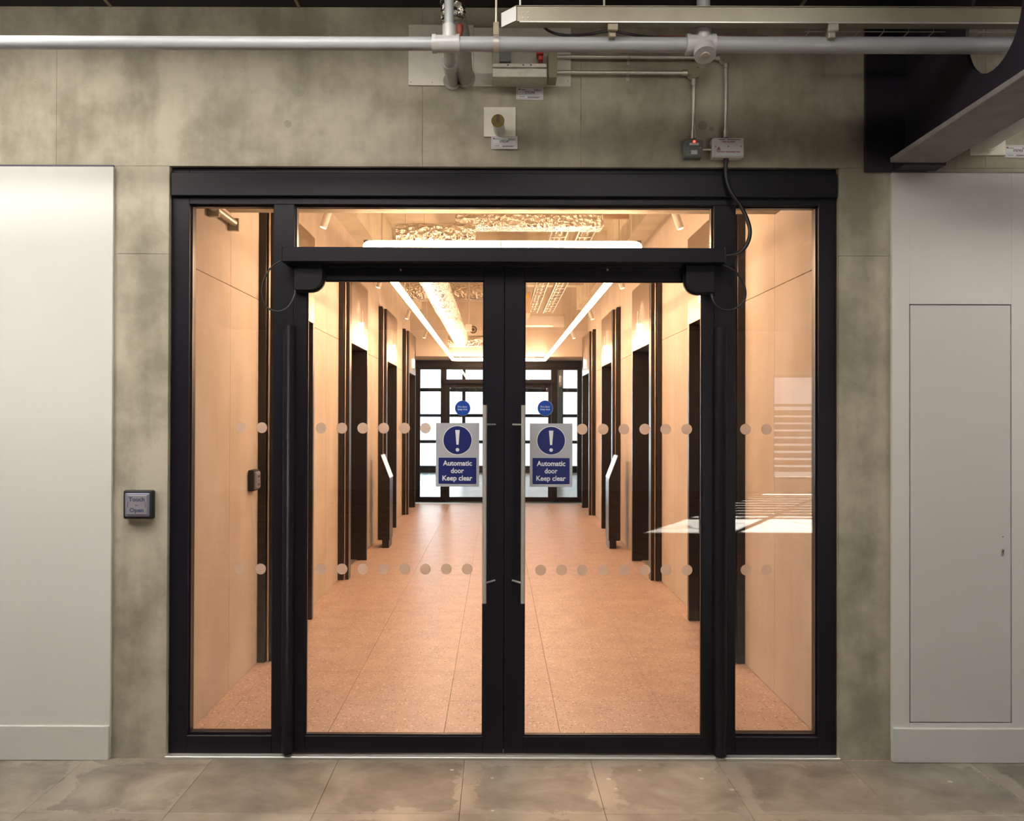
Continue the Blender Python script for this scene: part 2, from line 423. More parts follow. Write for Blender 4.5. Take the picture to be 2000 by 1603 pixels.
# solid core behind the face panels
core = B()
core.box(-6, -2.0, .03, WALLD, 0, 4.1).box(2.0, 9, .03, WALLD, 0, 4.1).box(-2.0, 2.0, .03, WALLD, SOFF + .002, 4.1)
obj('wall_core', core, 'concrete', wf)
def fpanel(x0, x1, z0, z1):
    g = .0005
    o = box('formwork_panel', 'concrete', wf, x0 + g, x1 - g, 0, .03, z0 + g, z1 - g, .0009); return o
JZ = 2.41
for a, c in ((-6, -4.2), (-4.2, -2.9), (-2.9, OPX0)):
    fpanel(a, c, 0, JZ); fpanel(a, c, JZ, OPZ)
for a, c in ((OPX1, 2.9), (2.9, 4.3), (4.3, 9)):
    fpanel(a, c, 0, JZ); fpanel(a, c, JZ, OPZ)
for a, c in ((-6, -4.2), (-4.2, -2.15), (-2.15, PX(823, 0)), (PX(823, 0), PX(1133, 0)), (PX(1133, 0), 2.31), (2.31, 4.3), (4.3, 9)):
    fpanel(a, c, OPZ, CEIL)
for px, py, r in ((582, 176, .031), (562, 242, .018), (1021, 243, .018), (1372, 245, .022), (1390, 252, .010)):
    p = P(px, py, 0); b = B(); disc(b, p.x, -.0012, p.z, r, .004, 20); obj('tie_hole', b, 'tiegrout', wf)

# white plasterboard linings either side
LZL, LZR = PZ(325, -.02, 110), PZ(338, -.02, 1880)
xl = PX(218.5, -.02); xr = PX(1742, -.02)
wl = thing('wall_front_left', 'white plasterboard lining on the left of the concrete pier', 'wall', (-3, 0, 0), kind=S)
box('lining_board', 'plaster', wl, -6, xl, -.02, -.001, .10, LZL, .0015)
box('top_gap_strip', 'ink', wl, -6, xl - .003, -.014, -.001, LZL + .0005, LZL + .010)  # dark strip painting in the shade of the gap above the lining
hx0, hx1, hz0, hz1 = PX(1778, -.02), PX(1974, -.02, 900), PZ(1410, -.02, 1875), PZ(596, -.02, 1875)
wr = thing('wall_front_right', 'white plasterboard lining on the right with an access hatch', 'wall', (3, 0, 0), kind=S)
g = .0045
box('lining_board', 'plaster', wr, xr, hx0 - g, -.02, -.001, .10, LZR, .001)
box('lining_board', 'plaster', wr, hx1 + g, 9, -.02, -.001, .10, LZR, .001)
box('lining_board', 'plaster', wr, hx0 - g, hx1 + g, -.02, -.001, hz1 + g, LZR, .001)
box('lining_board', 'plaster', wr, hx0 - g, hx1 + g, -.02, -.001, .10, hz0 - g, .001)
box('hatch_frame', 'gasket', wr, hx0 - g - .01, hx1 + g + .01, -.004, -.0008, hz0 - g - .01, hz1 + g + .01)
box('top_gap_strip', 'greybox', wr, xr + .002, 9, -.016, -.001, LZR + .0005, LZR + .008)
ah = thing('access_hatch', 'tall flush white access hatch with keyhole in the right wall lining', 'hatch', ((hx0 + hx1) / 2, -.02, hz0))
box('hatch_door', 'hatch', ah, hx0, hx1, -.0195, -.006, hz0, hz1, .001)
kp = P(1959, 1077, -.02)
b = B(); disc(b, kp.x, -.0225, kp.z + .006, .0085, .004, 20); b.box(kp.x - .0045, kp.x + .0045, -.0225, -.0185, kp.z - .018, kp.z + .004)
kl = obj('lock_cylinder', b, 'steel', ah)
b = B(); disc(b, kp.x, -.0232, kp.z + .006, .004, .001, 12); b.box(kp.x - .0016, kp.x + .0016, -.0232, -.0222, kp.z - .012, kp.z + .004); obj('keyhole', b, 'ink', kl)
kp = P(1959, 1048, -.02); b = B(); disc(b, kp.x, -.0202, kp.z, .0035, .002, 12); obj('screw_hole', b, 'greybox', ah)
SK = PZ(1418, -.035, 110)
def skirt(name, x0, x1, label):
    b = B(); b.box(x0, x1, -.035, -.002, .001, SK, .002)
    o = obj(name, b, 'skirting'); tag(o, label, 'skirting', kind=S)
skirt('baseboard_left', -6, xl - .001, 'plain white skirting board under the left lining')
skirt('baseboard_right', xr + .001, 9, 'plain white skirting board under the right lining and hatch')

# ------------------------------------------------------------------ office floor of 600 mm raised panels
fl = thing('floor', 'worn grey brown raised floor panels in front of the glass doors', 'floor', (0, -4, 0), kind=S)
box('floor_base', 'ink', fl, -6, 9, -16, .0, -.06, -.03)
TX = [-.78 + .6 * i for i in range(-6, 8)]
ROWS = 8
tile_me = None
for i in range(len(TX) - 1):
    for j in range(ROWS):
        if tile_me is None:
            b = B().box(-.2993, .2993, -.2993, .2993, -.03, 0, .0012)
            tile_me = bpy.data.meshes.new('floor_panel'); b.bm.to_mesh(tile_me); b.bm.free(); tile_me.materials.append(M['access'])
        o = bpy.data.objects.new('floor_panel', tile_me); put(o, fl)
        o.location = Vector((TX[i] + .3, -.3 - .6 * j, random.uniform(-.0006, .0006))) - ORIG[fl.name]
x0, x1, y1 = TX[0], TX[-1], -.6 * ROWS
b = B().box(-6, x0 - .001, -16, 0, -.03, 0).box(x1 + .001, 9, -16, 0, -.03, 0).box(x0, x1, -16, y1 - .001, -.03, 0)
obj('floor_surround', b, 'access', fl)

# office shell
o = obj('ceiling', B().box(-6.1, 9.1, -16.2, .0295, CEIL, CEIL + .1), 'black'); tag(o, 'black painted ceiling deck of the front room', 'ceiling', kind=S)
for i, px in enumerate((182, 566, 1588)):
    x = PX(px, -.2, 5)
    r = box('deck_joint', 'beigebox', None, x - .006, x + .006, -2.5, -.01, CEIL - .008, CEIL + .002); tag(r, 'thin pale joint strip in the black ceiling deck', 'ceiling joint', 'joint strips of the black ceiling', S)
o = obj('wall_left', B().box(-6.1, -6, -16, .03, 0, CEIL), 'plaster'); tag(o, 'white side wall of the front room', 'wall', kind=S)
o = obj('wall_right', B().box(9, 9.1, -16, .03, 0, CEIL), 'plaster'); tag(o, 'white far side wall of the front room', 'wall', kind=S)
WIN0, WIN1, WS, WH = 6.2, 8.95, .25, 2.62
o = obj('wall_back', B().box(-6.1, WIN0, -16.2, -16, 0, CEIL).box(WIN1, 9.1, -16.2, -16, 0, CEIL).box(WIN0, WIN1, -16.2, -16, 0, WS).box(WIN0, WIN1, -16.2, -16, WH, CEIL), 'plaster')
tag(o, 'wall behind the viewer with a wide window', 'wall', kind=S)
w2 = thing('window_1', 'wide sunlit window behind the viewer mirrored in the glazing', 'window', (7.5, -16.1, WS), kind=S)
for i in range(3):
    x = WIN0 + (WIN1 - WIN0) * i / 2; box('mullion', 'frame', w2, x - .04, x + .04, -16.15, -16.05, WS, WH)
for z in (WS + .03, 1.93, WH - .03): box('transom', 'frame', w2, WIN0, WIN1, -16.14, -16.06, z - .03, z + .03)
for k in range(9):
    z = .48 + .16 * k; box('louvre_slat', 'frame', w2, WIN0, WIN1, -16.13, -16.05, z - .058, z + .058)

# ------------------------------------------------------------------ corridor shell
CS = 4.10             # corridor slab
fc = thing('floor_corridor', 'pinkish terrazzo tiled floor of the lift lobby', 'floor', (0, 6, 0), kind=S)
box('tile_bed', 'jamb', fc, -2.0, 2.0, .0, FARY + .25, -.05, -.022)
t_me = None
for i, xc in enumerate([-1.2 + .6 * k for k in range(5)]):
    for j in range(22):
        if t_me is None:
            b = B().box(-.2992, .2992, -.2992, .2992, -.022, 0, .0008)
            t_me = bpy.data.meshes.new('floor_tile'); b.bm.to_mesh(t_me); b.bm.free(); t_me.materials.append(M['terrazzo'])
        o = bpy.data.objects.new('floor_tile', t_me); put(o, fc)
        o.location = Vector((xc, .29 - .3 + .6 * j + .0, random.uniform(-.0002, .0002))) - ORIG[fc.name]
        if j == 0: o.location.y += .15; o.scale = (1, .5, 1)
e_me = None
for s in (-1, 1):
    for j in range(22):
        b = B().box(-.0, .4985, -.2992, .2992, -.022, 0, .0008) if s > 0 else B().box(-.4985, 0, -.2992, .2992, -.022, 0, .0008)
        if j == 0 or e_me is None or e_me.name.startswith('floor_tile_edge') is False or s != e_s:
            e_me = bpy.data.meshes.new('floor_tile_edge'); b.bm.to_mesh(e_me); e_me.materials.append(M['terrazzo']); e_s = s
        b.bm.free()
        o = bpy.data.objects.new('floor_tile', e_me); put(o, fc)
        o.location = Vector((s * 1.5008, -.01 + .6 * j, 0)) - ORIG[fc.name]
        if j == 0: o.location.y += .15; o.scale = (1, .5, 1)

NEAR0, FAR0, PERIOD = 1.69, 3.02, 3.05
OPENH = 2.385; PORTH = 3.085
def side_wall(s, name, label):
    root = thing(name, label, 'wall', (s * WX, 6, 0), kind=S)
    xa, xb = s * WX, s * 2.0
    box('wall_core', 'slab', root, s * 2.0, s * 2.3, WALLD, FARY + .3, 0, CS)
    def pan(y0, y1, z0, z1):
        g = .0018
        box('formwork_panel', 'concrete_in', root, xa, xb, y0 + g, y1 - g, z0 + g, z1 - g, .0015)
    ends = [WALLD, 4.08, 7.12, 10.17, FARY + .3]
    pan(.030, WALLD, 0, JZ); pan(.030, WALLD, JZ, SOFF)
    for k in range(4):
        a, c = ends[k], ends[k + 1]; n, f = NEAR0 + PERIOD * k, FAR0 + PERIOD * k
        for y0, y1 in ((a, n + .06), (f - .02, c)):
            pan(y0, y1, 0, JZ); pan(y0, y1, JZ, CEIL)
        pan(n + .06, f - .02, PORTH - .04, CEIL)
    return root
side_wall(-1, 'wall_corridor_left', 'pale cast concrete left wall of the lift lobby with panel joints')
side_wall(1, 'wall_corridor_right', 'pale cast concrete right wall of the lift lobby with panel joints')
o = obj('ceiling_corridor', B().box(-2.3, 2.3, WALLD - .001, FARY + .3, CS, CS + .1), 'slab'); tag(o, 'raw concrete slab above the lift lobby services', 'ceiling', kind=S)
for s, t in ((-1, 'left'), (1, 'right')):
    o = obj('trim_1' if s < 0 else 'trim_2', B().box(s * 1.41, s * 2.0, WALLD + .0, FARY - .9, CEIL, CS), 'slab')
    tag(o, 'concrete edge beam along the top of the %s lobby wall' % t, 'beam', kind=S)
FS = 2.745
o = obj('wall_far', B().box(-2.3, 2.3, FARY - .9, FARY + .3, FS, CS), 'concrete_in'); tag(o, 'concrete bulkhead above the far glazed screen', 'wall', kind=S)

# ================================================================== glazed screen + doors
def screen(dy, zs, name, label, main):
    """frame, sidelights and transom pane; dy = depth offset, zs = height scale"""
    Z = lambda py: PZ(py, .03) * zs
    X = lambda px: PX(px, .03)
    yf, yb = dy + .03, dy + .13
    r = thing(name, label, 'window', (0, dy, 0), kind=S)
    zt = Z(327)
    box('jamb', 'frame', r, OPX0 + .003, X(368), yf, yb, .012, zt, .002)
    box('jamb', 'frame', r, X(1599), OPX1 - .003, yf, yb, .012, zt, .002)
    box('head', 'frame', r, X(368), X(1599), yf, yb, Z(400), zt, .002)
    box('head_cover_plate', 'frame', r, OPX0 + .006, OPX1 - .004, dy + .004, yf + .001, Z(386), Z(341), .003)
    box('mullion', 'frame', r, X(533), X(573), yf, yb, .012, Z(400), .002)
    box('mullion', 'frame', r, X(1394), X(1436), yf, yb, .012, Z(400), .002)
    box('transom', 'frame', r, X(573), X(1394), yf, yb, Z(514), Z(485), .002)
    for a, c in ((368, 533), (1436, 1599)):
        box('bottom_rail', 'frame', r, X(a), X(c), yf, yb, .012, Z(1438), .002)
    for a, c, z0, z1 in ((368, 533, 1438, 400), (1436, 1599, 1438, 400), (573, 1394, 485, 400)):
        x0, x1, q0, q1 = X(a), X(c), Z(z0), Z(z1)
        box('glass_pane', 'glass', r, x0 + .001, x1 - .001, dy + .075, dy + .085, q0 + .001, q1 - .001)
        bead = B(); tb = .008
        bead.box(x0, x0 + tb, dy + .055, dy + .074, q0, q1).box(x1 - tb, x1, dy + .055, dy + .074, q0, q1)
        bead.box(x0 + tb, x1 - tb, dy + .055, dy + .074, q0, q0 + tb).box(x0 + tb, x1 - tb, dy + .055, dy + .074, q1 - tb, q1)
        obj('glazing_bead', bead, 'frame_trim', r)
    return r
def dots(root, pxs, py, y):
    for px in pxs:
        p = P(px, py, y); b = B(); disc(b, p.x, y - .0012, p.z, .0262, .001, 28); obj('film_dot', b, 'dot', root)

sc1 = screen(0, 1.0, 'window_2', 'dark framed glazed screen with two sidelights and a top light around the doors', True)
dots(sc1, (470.5, 511.5), 835, .075); dots(sc1, (468, 509), 1111, .075)
dots(sc1, (1456, 1497), 838, .075); dots(sc1, (1457, 1497), 1113, .075)
p = P(1389, 478, .075)   # etched ring mark in the corner of the top light
obj('etched_mark', B().tube([(p.x + .011 * math.cos(a), .0735, p.z + .011 * math.sin(a)) for a in [k * math.pi / 10 for k in range(20)]], .0012, 6, cyclic=True), 'dot', sc1)

def leaf(dy, zs, name, label, left, main):
    X = lambda px: PX(px, .02); Z = lambda py: PZ(py, .02) * zs
    yf, yb = dy + .02, dy + .075
    a, c = (573.3, 984.6) if left else (985.4, 1393.7)
    ia, ic = (598, 945) if left else (1024, 1372)
    r = thing(name, label, 'door', ((X(a) + X(c)) / 2, dy, 0), kind=S)
    zb, zt = .02, Z(514.2)
    box('stile', 'frame', r, X(a), X(ia), yf, yb, zb, zt, .0015)
    box('stile', 'frame', r, X(ic), X(c), yf, yb, zb, zt, .0015)
    box('top_rail', 'frame', r, X(ia), X(ic), yf, yb, Z(548), zt, .0015)
    box('bottom_rail', 'frame', r, X(ia), X(ic), yf, yb, zb, Z(1438), .0015)
    x0, x1, q0, q1 = X(ia), X(ic), Z(1438), Z(548)
    box('glass_pane', 'glass', r, x0 + .001, x1 - .001, dy + .045, dy + .055, q0 + .001, q1 - .001)
    bead = B(); tb = .006
    bead.box(x0, x0 + tb, dy + .03, dy + .044, q0, q1).box(x1 - tb, x1, dy + .03, dy + .044, q0, q1)
    bead.box(x0 + tb, x1 - tb, dy + .03, dy + .044, q0, q0 + tb).box(x0 + tb, x1 - tb, dy + .03, dy + .044, q1 - tb, q1)
    obj('glazing_bead', bead, 'frame_trim', r)
    if left: box('meeting_seal', 'gasket', r, X(982), X(990), yb, yb + .012, zb, zt)
    # cranked pull handle
    yh = dy - .055; s = 1 if left else -1
    hx = PX(947 if left else 1022, -.055); fx = X(967 if left else 1002)
    h = obj('pull_handle', B().cyl((hx, yh, PZ(1178, -.055) * zs), (hx, yh, PZ(791, -.055) * zs), .0098, 24), 'steel', r, 'long brushed steel pull handle')
    for py in (829, 1137):
        z = PZ(py, -.03) * zs
        obj('standoff', B().cyl((hx, yh, z), (fx, yf, z - .0), .0048, 16), 'steel', h)
    return r
LF = leaf(0, 1, 'door_1', 'left glazed leaf of the dark double doors', True, True)
RF = leaf(0, 1, 'door_2', 'right glazed leaf of the dark double doors', False, True)
TOPL = [627 + 40.8 * k for k in range(6)]; BOTL = [627 + 40.8 * k for k in range(8)]
TOPR = [1137 + 40.8 * k for k in range(6)]; BOTR = [1056 + 40.8 * k for k in range(8)]
dots(LF, TOPL, 836, .045); dots(LF, BOTL, 1111, .045); dots(RF, TOPR, 838, .045); dots(RF, BOTR, 1113, .045)

# threshold
b = B().box(OPX0 - .004, OPX1 + .004, -.012, .16, .0, .012, .002); o = obj('trim_3', b, 'threshold'); tag(o, 'slim aluminium threshold strip under the glass doors', 'threshold', kind=S)

# far screen
FZ = .963
sc2 = screen(FARY, FZ, 'window_3', 'matching dark glazed screen at the far end of the lift lobby', False)
leaf(FARY, FZ, 'door_3', 'left leaf of the far double doors', True, False)
leaf(FARY, FZ, 'door_4', 'right leaf of the far double doors', False, False)
hb = thing('door_operator', 'slim dark door operator housing above the far double doors', 'door operator', (0, FARY - .1, PZ(512, 0) * FZ))
box('housing', 'frame', hb, PX(552, 0), PX(1415, 0), FARY - .09, FARY + .019, PZ(512, 0) * FZ, PZ(482, 0) * FZ, .003)
for s, t in ((-1, 'left'), (1, 'right')):
    x = s * .93; zz = PZ(550, 0) * FZ
    o = obj('safety_sensor', B().box(x - s * .02, x + s * .10 * -1, FARY - .02, FARY + .019, zz - .05, zz + .075, .02), 'frame'); tag(o, 'small dark safety sensor at the top %s corner of the far doors' % t, 'sensor')

# ------------------------------------------------------------------ door operator (near)
yo = -.095
op = thing('door_operator', 'long dark automatic door operator housing above the near double doors', 'door operator', (0, yo, PZ(512, yo)))
ox0, ox1 = PX(551, yo, 495), PX(1416, yo, 500)
box('housing', 'frame', op, ox0, ox1, yo, .0295, PZ(511, yo), PZ(483, yo), .002)
box('end_cap', 'frame_trim', op, ox0 - .004, ox0, yo - .001, .029, PZ(511.5, yo), PZ(482.5, yo), .001)
box('end_cap', 'frame_trim', op, ox1, ox1 + .004, yo - .001, .029, PZ(511.5, yo), PZ(482.5, yo), .001)
box('slide_track', 'frame_trim', op, PX(640, 0), PX(1330, 0), -.03, .0195, PZ(521, -.03), PZ(514, -.03), .001)
for px in (782, 1187):
    for py in (513, 526):
        p = P(px, py, .0); b = B()
        b.cyl((p.x, .0195, p.z), (p.x, .002, p.z), .0052, 16, .0042); obj('screw', b, 'steel', op)

# ------------------------------------------------------------------ safety sensors on the leaf corners, cables
def rounded_sensor(px0, px1, py0, py1, left, label):
    y0, y1 = -.035, .0185
    xa, xb = PX(px0, y0, 540), PX(px1, y0, 540); z1, z0 = PZ(py0, y0), PZ(py1, y0)
    inner = xb if left else xa; s = -1 if left else 1
    r = .062; n = 12
    def prof(q, grow=0):
        pts = []
        out = xa if left else xb
        pts.append((out, z1)); pts.append((inner - s * grow, z1))
        for k in range(n + 1):
            a = math.pi / 2 * k / n
            pts.append((inner + s * r * (1 - math.cos(a)) - s * grow * math.cos(a), z0 + r * (1 - math.sin(a)) - grow * math.sin(a)))
        pts.append((out, z0 - grow))
        return [(x, q, z) for x, z in pts]
    t = thing('safety_sensor', label, 'sensor', ((xa + xb) / 2, y0, z0))
    obj('sensor_cover', B().prism(prof(y0), (0, .030, 0), .003), 'frame', t)
    obj('sensor_base', B().prism(prof(y0 + .031, .008), (0, y1 - y0 - .031, 0), .002), 'frame_trim', t)
    return t
rounded_sensor(574, 630, 514, 567, True, 'rounded dark safety sensor at the top left corner of the near doors')
rounded_sensor(1340, 1396, 516, 570, False, 'rounded dark safety sensor at the top right corner of the near doors')

def bez(pts, n=8):
    """Catmull-Rom through points"""
    pts = [Vector(p) for p in pts]; out = []
    Q = [pts[0] * 2 - pts[1]] + pts + [pts[-1] * 2 - pts[-2]]
    for i in range(1, len(Q) - 2):
        for k in range(n):
            t = k / n
            out.append(.5 * ((2 * Q[i]) + (Q[i + 1] - Q[i - 1]) * t + (2 * Q[i - 1] - 5 * Q[i] + 4 * Q[i + 1] - Q[i + 2]) * t * t + (3 * Q[i] - Q[i - 1] - 3 * Q[i + 1] + Q[i + 2]) * t ** 3))
    out.append(pts[-1]); return out
def loop(pix, r, name, label, cat='cable'):
    o = obj(name, B().tube(bez([P(px, py, y) for px, py, y in pix]), r, 16), 'cable', origin=P(*pix[-1])); return tag(o, label, cat)
loop([(553, 506, -.06), (530, 522, -.065), (515, 548, -.06), (511, 572, -.05), (518, 597, -.045), (540, 608, -.04), (561, 601, -.04), (574, 580, -.035), (577, 562, -.02)], .0042, 'door_cable', 'thin black cable loop by the left side of the door operator')
loop([(1408, 517, -.05), (1432, 527, -.06), (1450, 549, -.06), (1456, 573, -.05), (1450, 592, -.045), (1432, 604, -.04), (1412, 604, -.035), (1396, 592, -.03), (1388, 570, -.015)], .0055, 'door_cable', 'black cable loop by the right side of the door operator')
loop([(1418, 309, -.03), (1418, 345, -.03), (1428, 375, -.035), (1450, 408, -.04), (1464, 445, -.05), (1461, 472, -.06), (1444, 493, -.06), (1414, 500, -.06)], .0095, 'supply_cable', 'thick black cable dropping from the fire alarm box to the door operator')

# finger guards on the hinge sides
def finger_guard(px0, px1, py0, py1, label):
    xa, xb = PX(px0, -.02), PX(px1, -.02); z1, z0 = PZ(py0, -.02), PZ(py1, -.02)
    xm = (xa + xb) / 2; hw = (xb - xa) / 2; n = 10
    prof = [(xm + hw * math.cos(math.pi * k / n), .0185 - .05 * math.sin(math.pi * k / n), z0) for k in range(n + 1)]
    t = thing('finger_guard', label, 'finger guard', (xm, 0, z0))
    obj('guard_strip', B().prism(prof, (0, 0, z1 - z0)), 'frame', t)
    p = Vector((xm - .004, -.033, z0 + .008)); obj('screw', B().cyl(p, p + Vector((0, .01, 0)), .004, 12), 'jamb', t)
    return t
finger_guard(549, 574, 637, 1472, 'long dark rounded finger guard on the left door hinge side')
finger_guard(1397, 1423, 637, 1476, 'long dark rounded finger guard on the right door hinge side')

# ------------------------------------------------------------------ signs on the doors
def door_sign(px0, px1, py0, py1, label):
    y = .0445
    a, c = P(px0, py1, y), P(px1, py0, y); x0, x1, z0, z1 = a.x, c.x, a.z, c.z
    W, H = x1 - x0, z1 - z0; xm = (x0 + x1) / 2
    t = thing('automatic_door_sign', label, 'sign', (xm, y, z0), 'automatic door signs')
    box('sign_plate', 'signgrey', t, x0, x1, y - .002, y, z0, z1)
    yq = y - .0028
    r = W * .325; zc = z1 - H * .27
    b = B(); disc(b, xm, yq, zc, r * 1.045, .0008, 40); obj('white_ring', b, 'signink', t)
    b = B(); disc(b, xm, yq - .0006, zc, r, .0006, 40); obj('blue_disc', b, 'blue', t)
    b = B(); h = r
    b.prism([(xm - h * .16, yq - .0014, zc + h * .72), (xm + h * .16, yq - .0014, zc + h * .72), (xm + h * .075, yq - .0014, zc - h * .32), (xm - h * .075, yq - .0014, zc - h * .32)], (0, .0008, 0))
    disc(b, xm, yq - .0014, zc - h * .68, h * .13, .0008, 20); obj('exclamation_mark', b, 'signink', t)
    bx = W * .435; zb1 = z1 - H * .545; zb0 = z0 + H * .045
    pp = []; rr = W * .02
    for cx, cz, a0 in ((xm + bx - rr, zb1 - rr, 0), (xm - bx + rr, zb1 - rr, 90), (xm - bx + rr, zb0 + rr, 180), (xm + bx - rr, zb0 + rr, 270)):
        for k in range(5):
            an = math.radians(a0 + 22.5 * k); pp.append((cx + rr * math.cos(an), yq - .0004, cz + rr * math.sin(an)))
    obj('blue_panel', B().prism(pp, (0, .0012, 0)), 'blue', t)
    ph = zb1 - zb0
    for s, wd, zf in (('Automatic', .67, .70), ('door', .30, .415), ('Keep clear', .69, .13)):
        me = fit(text_mesh(s, ph * .185, .034), W * wd)
        obj('lettering', B().mesh(place(me, xm, yq - .0008, zb0 + ph * zf)), 'signink', t)
    return t
door_sign(851, 936, 826, 950, 'blue and silver automatic door keep clear sign on the left door leaf')
door_sign(1034.5, 1118, 827, 950.5, 'blue and silver automatic door keep clear sign on the right door leaf')
def shut_disc(px, py, label):
    y = .0445; p = P(px, py, y)
    t = thing('fire_door_disc', label, 'sign', (p.x, y, p.z), 'fire door discs')
    b = B(); disc(b, p.x, y - .001, p.z, .0375, .001, 40); obj('disc_rim', b, 'signgrey', t)
    b = B(); disc(b, p.x, y - .0016, p.z, .0360, .0008, 40); obj('disc_plate', b, 'discblue', t)
    for s, z in (('Fire door', .003), ('keep shut', -.0095)):
        me = fit(text_mesh(s, .0085, .01), .046); obj('lettering', B().mesh(place(me, p.x, y - .0018, p.z + z)), 'signink', t)
shut_disc(903.5, 797, 'round blue fire door disc on the left door leaf')
shut_disc(1065, 797, 'round blue fire door disc on the right door leaf')

# ------------------------------------------------------------------ touch to open buttons
def touch_button(label, loc, mtx=Matrix.Identity(4)):
    """built facing -y at the origin (plate centre), back on y = .05"""
    t = thing('touch_button', label, 'button', (0, 0, 0))
    w = .070
    obj('back_box', B().box(-w, w, .012, .05, -w * .97, w * .97, .008), 'gasket', t)
    obj('bright_rim', B().box(-.058, .058, .002, .02, -.0555, .0555, .005), 'buttonrim', t)
    obj('touch_plate', B().box(-.049, .049, -.002, .01, -.0465, .0465, .003), 'buttonface', t)
    b = B()
    for s, wd, z, h in (('Touch', .076, .018, .0185), ('to', .014, -.004, .008), ('Open', .066, -.033, .0185)):
        b.mesh(place(fit(text_mesh(s, h, .045), wd), 0, -.0026, z))
    obj('lettering', b, 'navy', t)
    for s in (-1, 1):
        b = B(); b.box(s * .0425, s * .0405, -.0032, -.0018, -.011, .013); b.box(s * .0425, s * .0345, -.0032, -.0018, .011, .013)
        obj('bracket_mark', b, 'navy', t)
    t.matrix_world = Matrix.Translation(loc) @ mtx
    return t
p = P(266, 986, -.05); touch_button('square black touch to open button on the concrete pier left of the doors', (p.x + .003, -.0505, p.z))
touch_button('small touch to open button on the lobby wall seen through the left sidelight', (-WX + .0505, 1.515, 1.222), Matrix.Rotation(math.pi / 2, 4, 'Z'))

# ================================================================== services on the front wall
YP = -.72
zp = PZ(86, YP, 1000)
dp = thing('drain_pipe', 'long grey plastic drain pipe hung under the ceiling across the wall top', 'pipe', (0, YP, zp))
xt1, xt2 = PX(871, YP, 90), PX(1368, YP, 95)
obj('pipe_run', B().cyl((-3.4, YP, zp), (xt1, YP, zp), .0265, 28), 'pipe', dp)
obj('pipe_run', B().cyl((xt1, YP, zp - .001), (xt2, YP, zp - .001), .0295, 28), 'pipe', dp)
obj('pipe_run', B().cyl((xt2, YP, zp - .001), (3.4, YP, zp - .001), .0325, 28), 'pipe', dp)
# first tee: sockets, branch falling to the wall, riser
b = B().cyl((xt1 - .052, YP, zp), (xt1 + .052, YP, zp), .0345, 28)
for q in (-.047, .047): b.cyl((xt1 + q - .008, YP, zp), (xt1 + q + .008, YP, zp), .0375, 28)
b.cyl((xt1 + .012, YP, zp + .01), (xt1 + .012, YP, zp + .075), .026, 24)
obj('tee_fitting', b, 'pipe_lt', dp)
wp = P(884, 152, 0)
br = [Vector((xt1 + .008, YP, zp)), Vector((xt1 + .01, YP + .08, zp + .003)), Vector((wp.x, -.25, wp.z - .055)), Vector((wp.x, .0, wp.z - .02))]
obj('branch_pipe', B().tube(bez(br, 5), .0265, 20), 'pipe_lt', dp)
q0, q1 = br[1].lerp(br[2], .55), br[1].lerp(br[2], .8)
obj('branch_collar', B().cyl(q0, q1, .033, 24), 'pipe_lt', dp)
obj('riser_pipe', B().cyl((xt1 + .012, YP, zp + .05), (xt1 + .012, YP, CEIL), .0185, 20), 'pipe', dp)
# second tee with riser and rodding cap
b = B().cyl((xt2 - .055, YP, zp), (xt2 + .055, YP, zp), .0385, 28)
for q in (-.05, .05): b.cyl((xt2 + q - .008, YP, zp), (xt2 + q + .008, YP, zp), .0415, 28)
b.cyl((xt2 + .01, YP, zp - .02), (xt2 + .01, YP, zp + .085), .034, 24)
obj('tee_fitting', b, 'pipe_lt', dp)
obj('riser_pipe', B().cyl((xt2 + .012, YP, zp + .05), (xt2 + .012, YP, CEIL), .0265, 22), 'pipe', dp)
cp0 = Vector((xt2 + .012, YP - .01, zp - .018)); cp1 = cp0 + Vector((0, -.022, -.038))
cap = obj('rodding_cap', B().cyl(cp0, cp1, .043, 28), 'pipe_lt', dp)
obj('cap_nut', B().cyl(cp1, cp1 + Vector((0, -.003, -.006)), .018, 20), 'sealant', cap)
# clip and rod
xc = PX(969, YP, 80)
hg = thing('pipe_hanger', 'galvanised strap and rod holding the drain pipe beside the first tee', 'hanger', (xc, YP, zp))
obj('strap', B().cyl((xc - .011, YP, zp), (xc + .011, YP, zp), .0335, 28), 'galv', hg)
box('strap_plate', 'beigebox', hg, xc - .012, xc + .012, YP - .012, YP + .012, zp + .033, zp + .085, .002)
obj('rod', B().cyl((xc, YP, zp + .08), (xc, YP, CEIL), .005, 10), 'galv', hg)

# insulated pipe behind the first tee
ip = thing('insulated_pipe', 'foil wrapped insulated pipe dropping from the ceiling behind the drain tee', 'pipe', (xt1, -.3, 3.3))
fx = PX(886, -.42, 20)
pts = [(fx - .004, -.42, CEIL), (fx - .004, -.42, 3.45), (fx, -.42, 3.345)]
obj('foil_jacket', B().tube(bez(pts, 8), .052, 22, jitter=.09), 'foil', ip)
wq = P(909, 152, 0)
pts = [(fx + .012, -.42, 3.40), (fx + .03, -.34, 3.32), (wq.x, -.16, wq.z - .005), (wq.x, .0, wq.z - .005)]
obj('sleeve', B().tube(bez(pts, 6), .037, 22), 'sealant', ip)
vx = P(898, 58, -.50)
obj('valve_handle', B().tube([(vx.x, -.50, vx.z + .028), (vx.x, -.50, vx.z + .018), (vx.x, -.50, vx.z), (vx.x, -.50, vx.z - .018), (vx.x, -.50, vx.z - .04)], .015, 14, radii=[.006, .0155, .0165, .012, .008]), 'rust', ip, 'rust red valve handle')

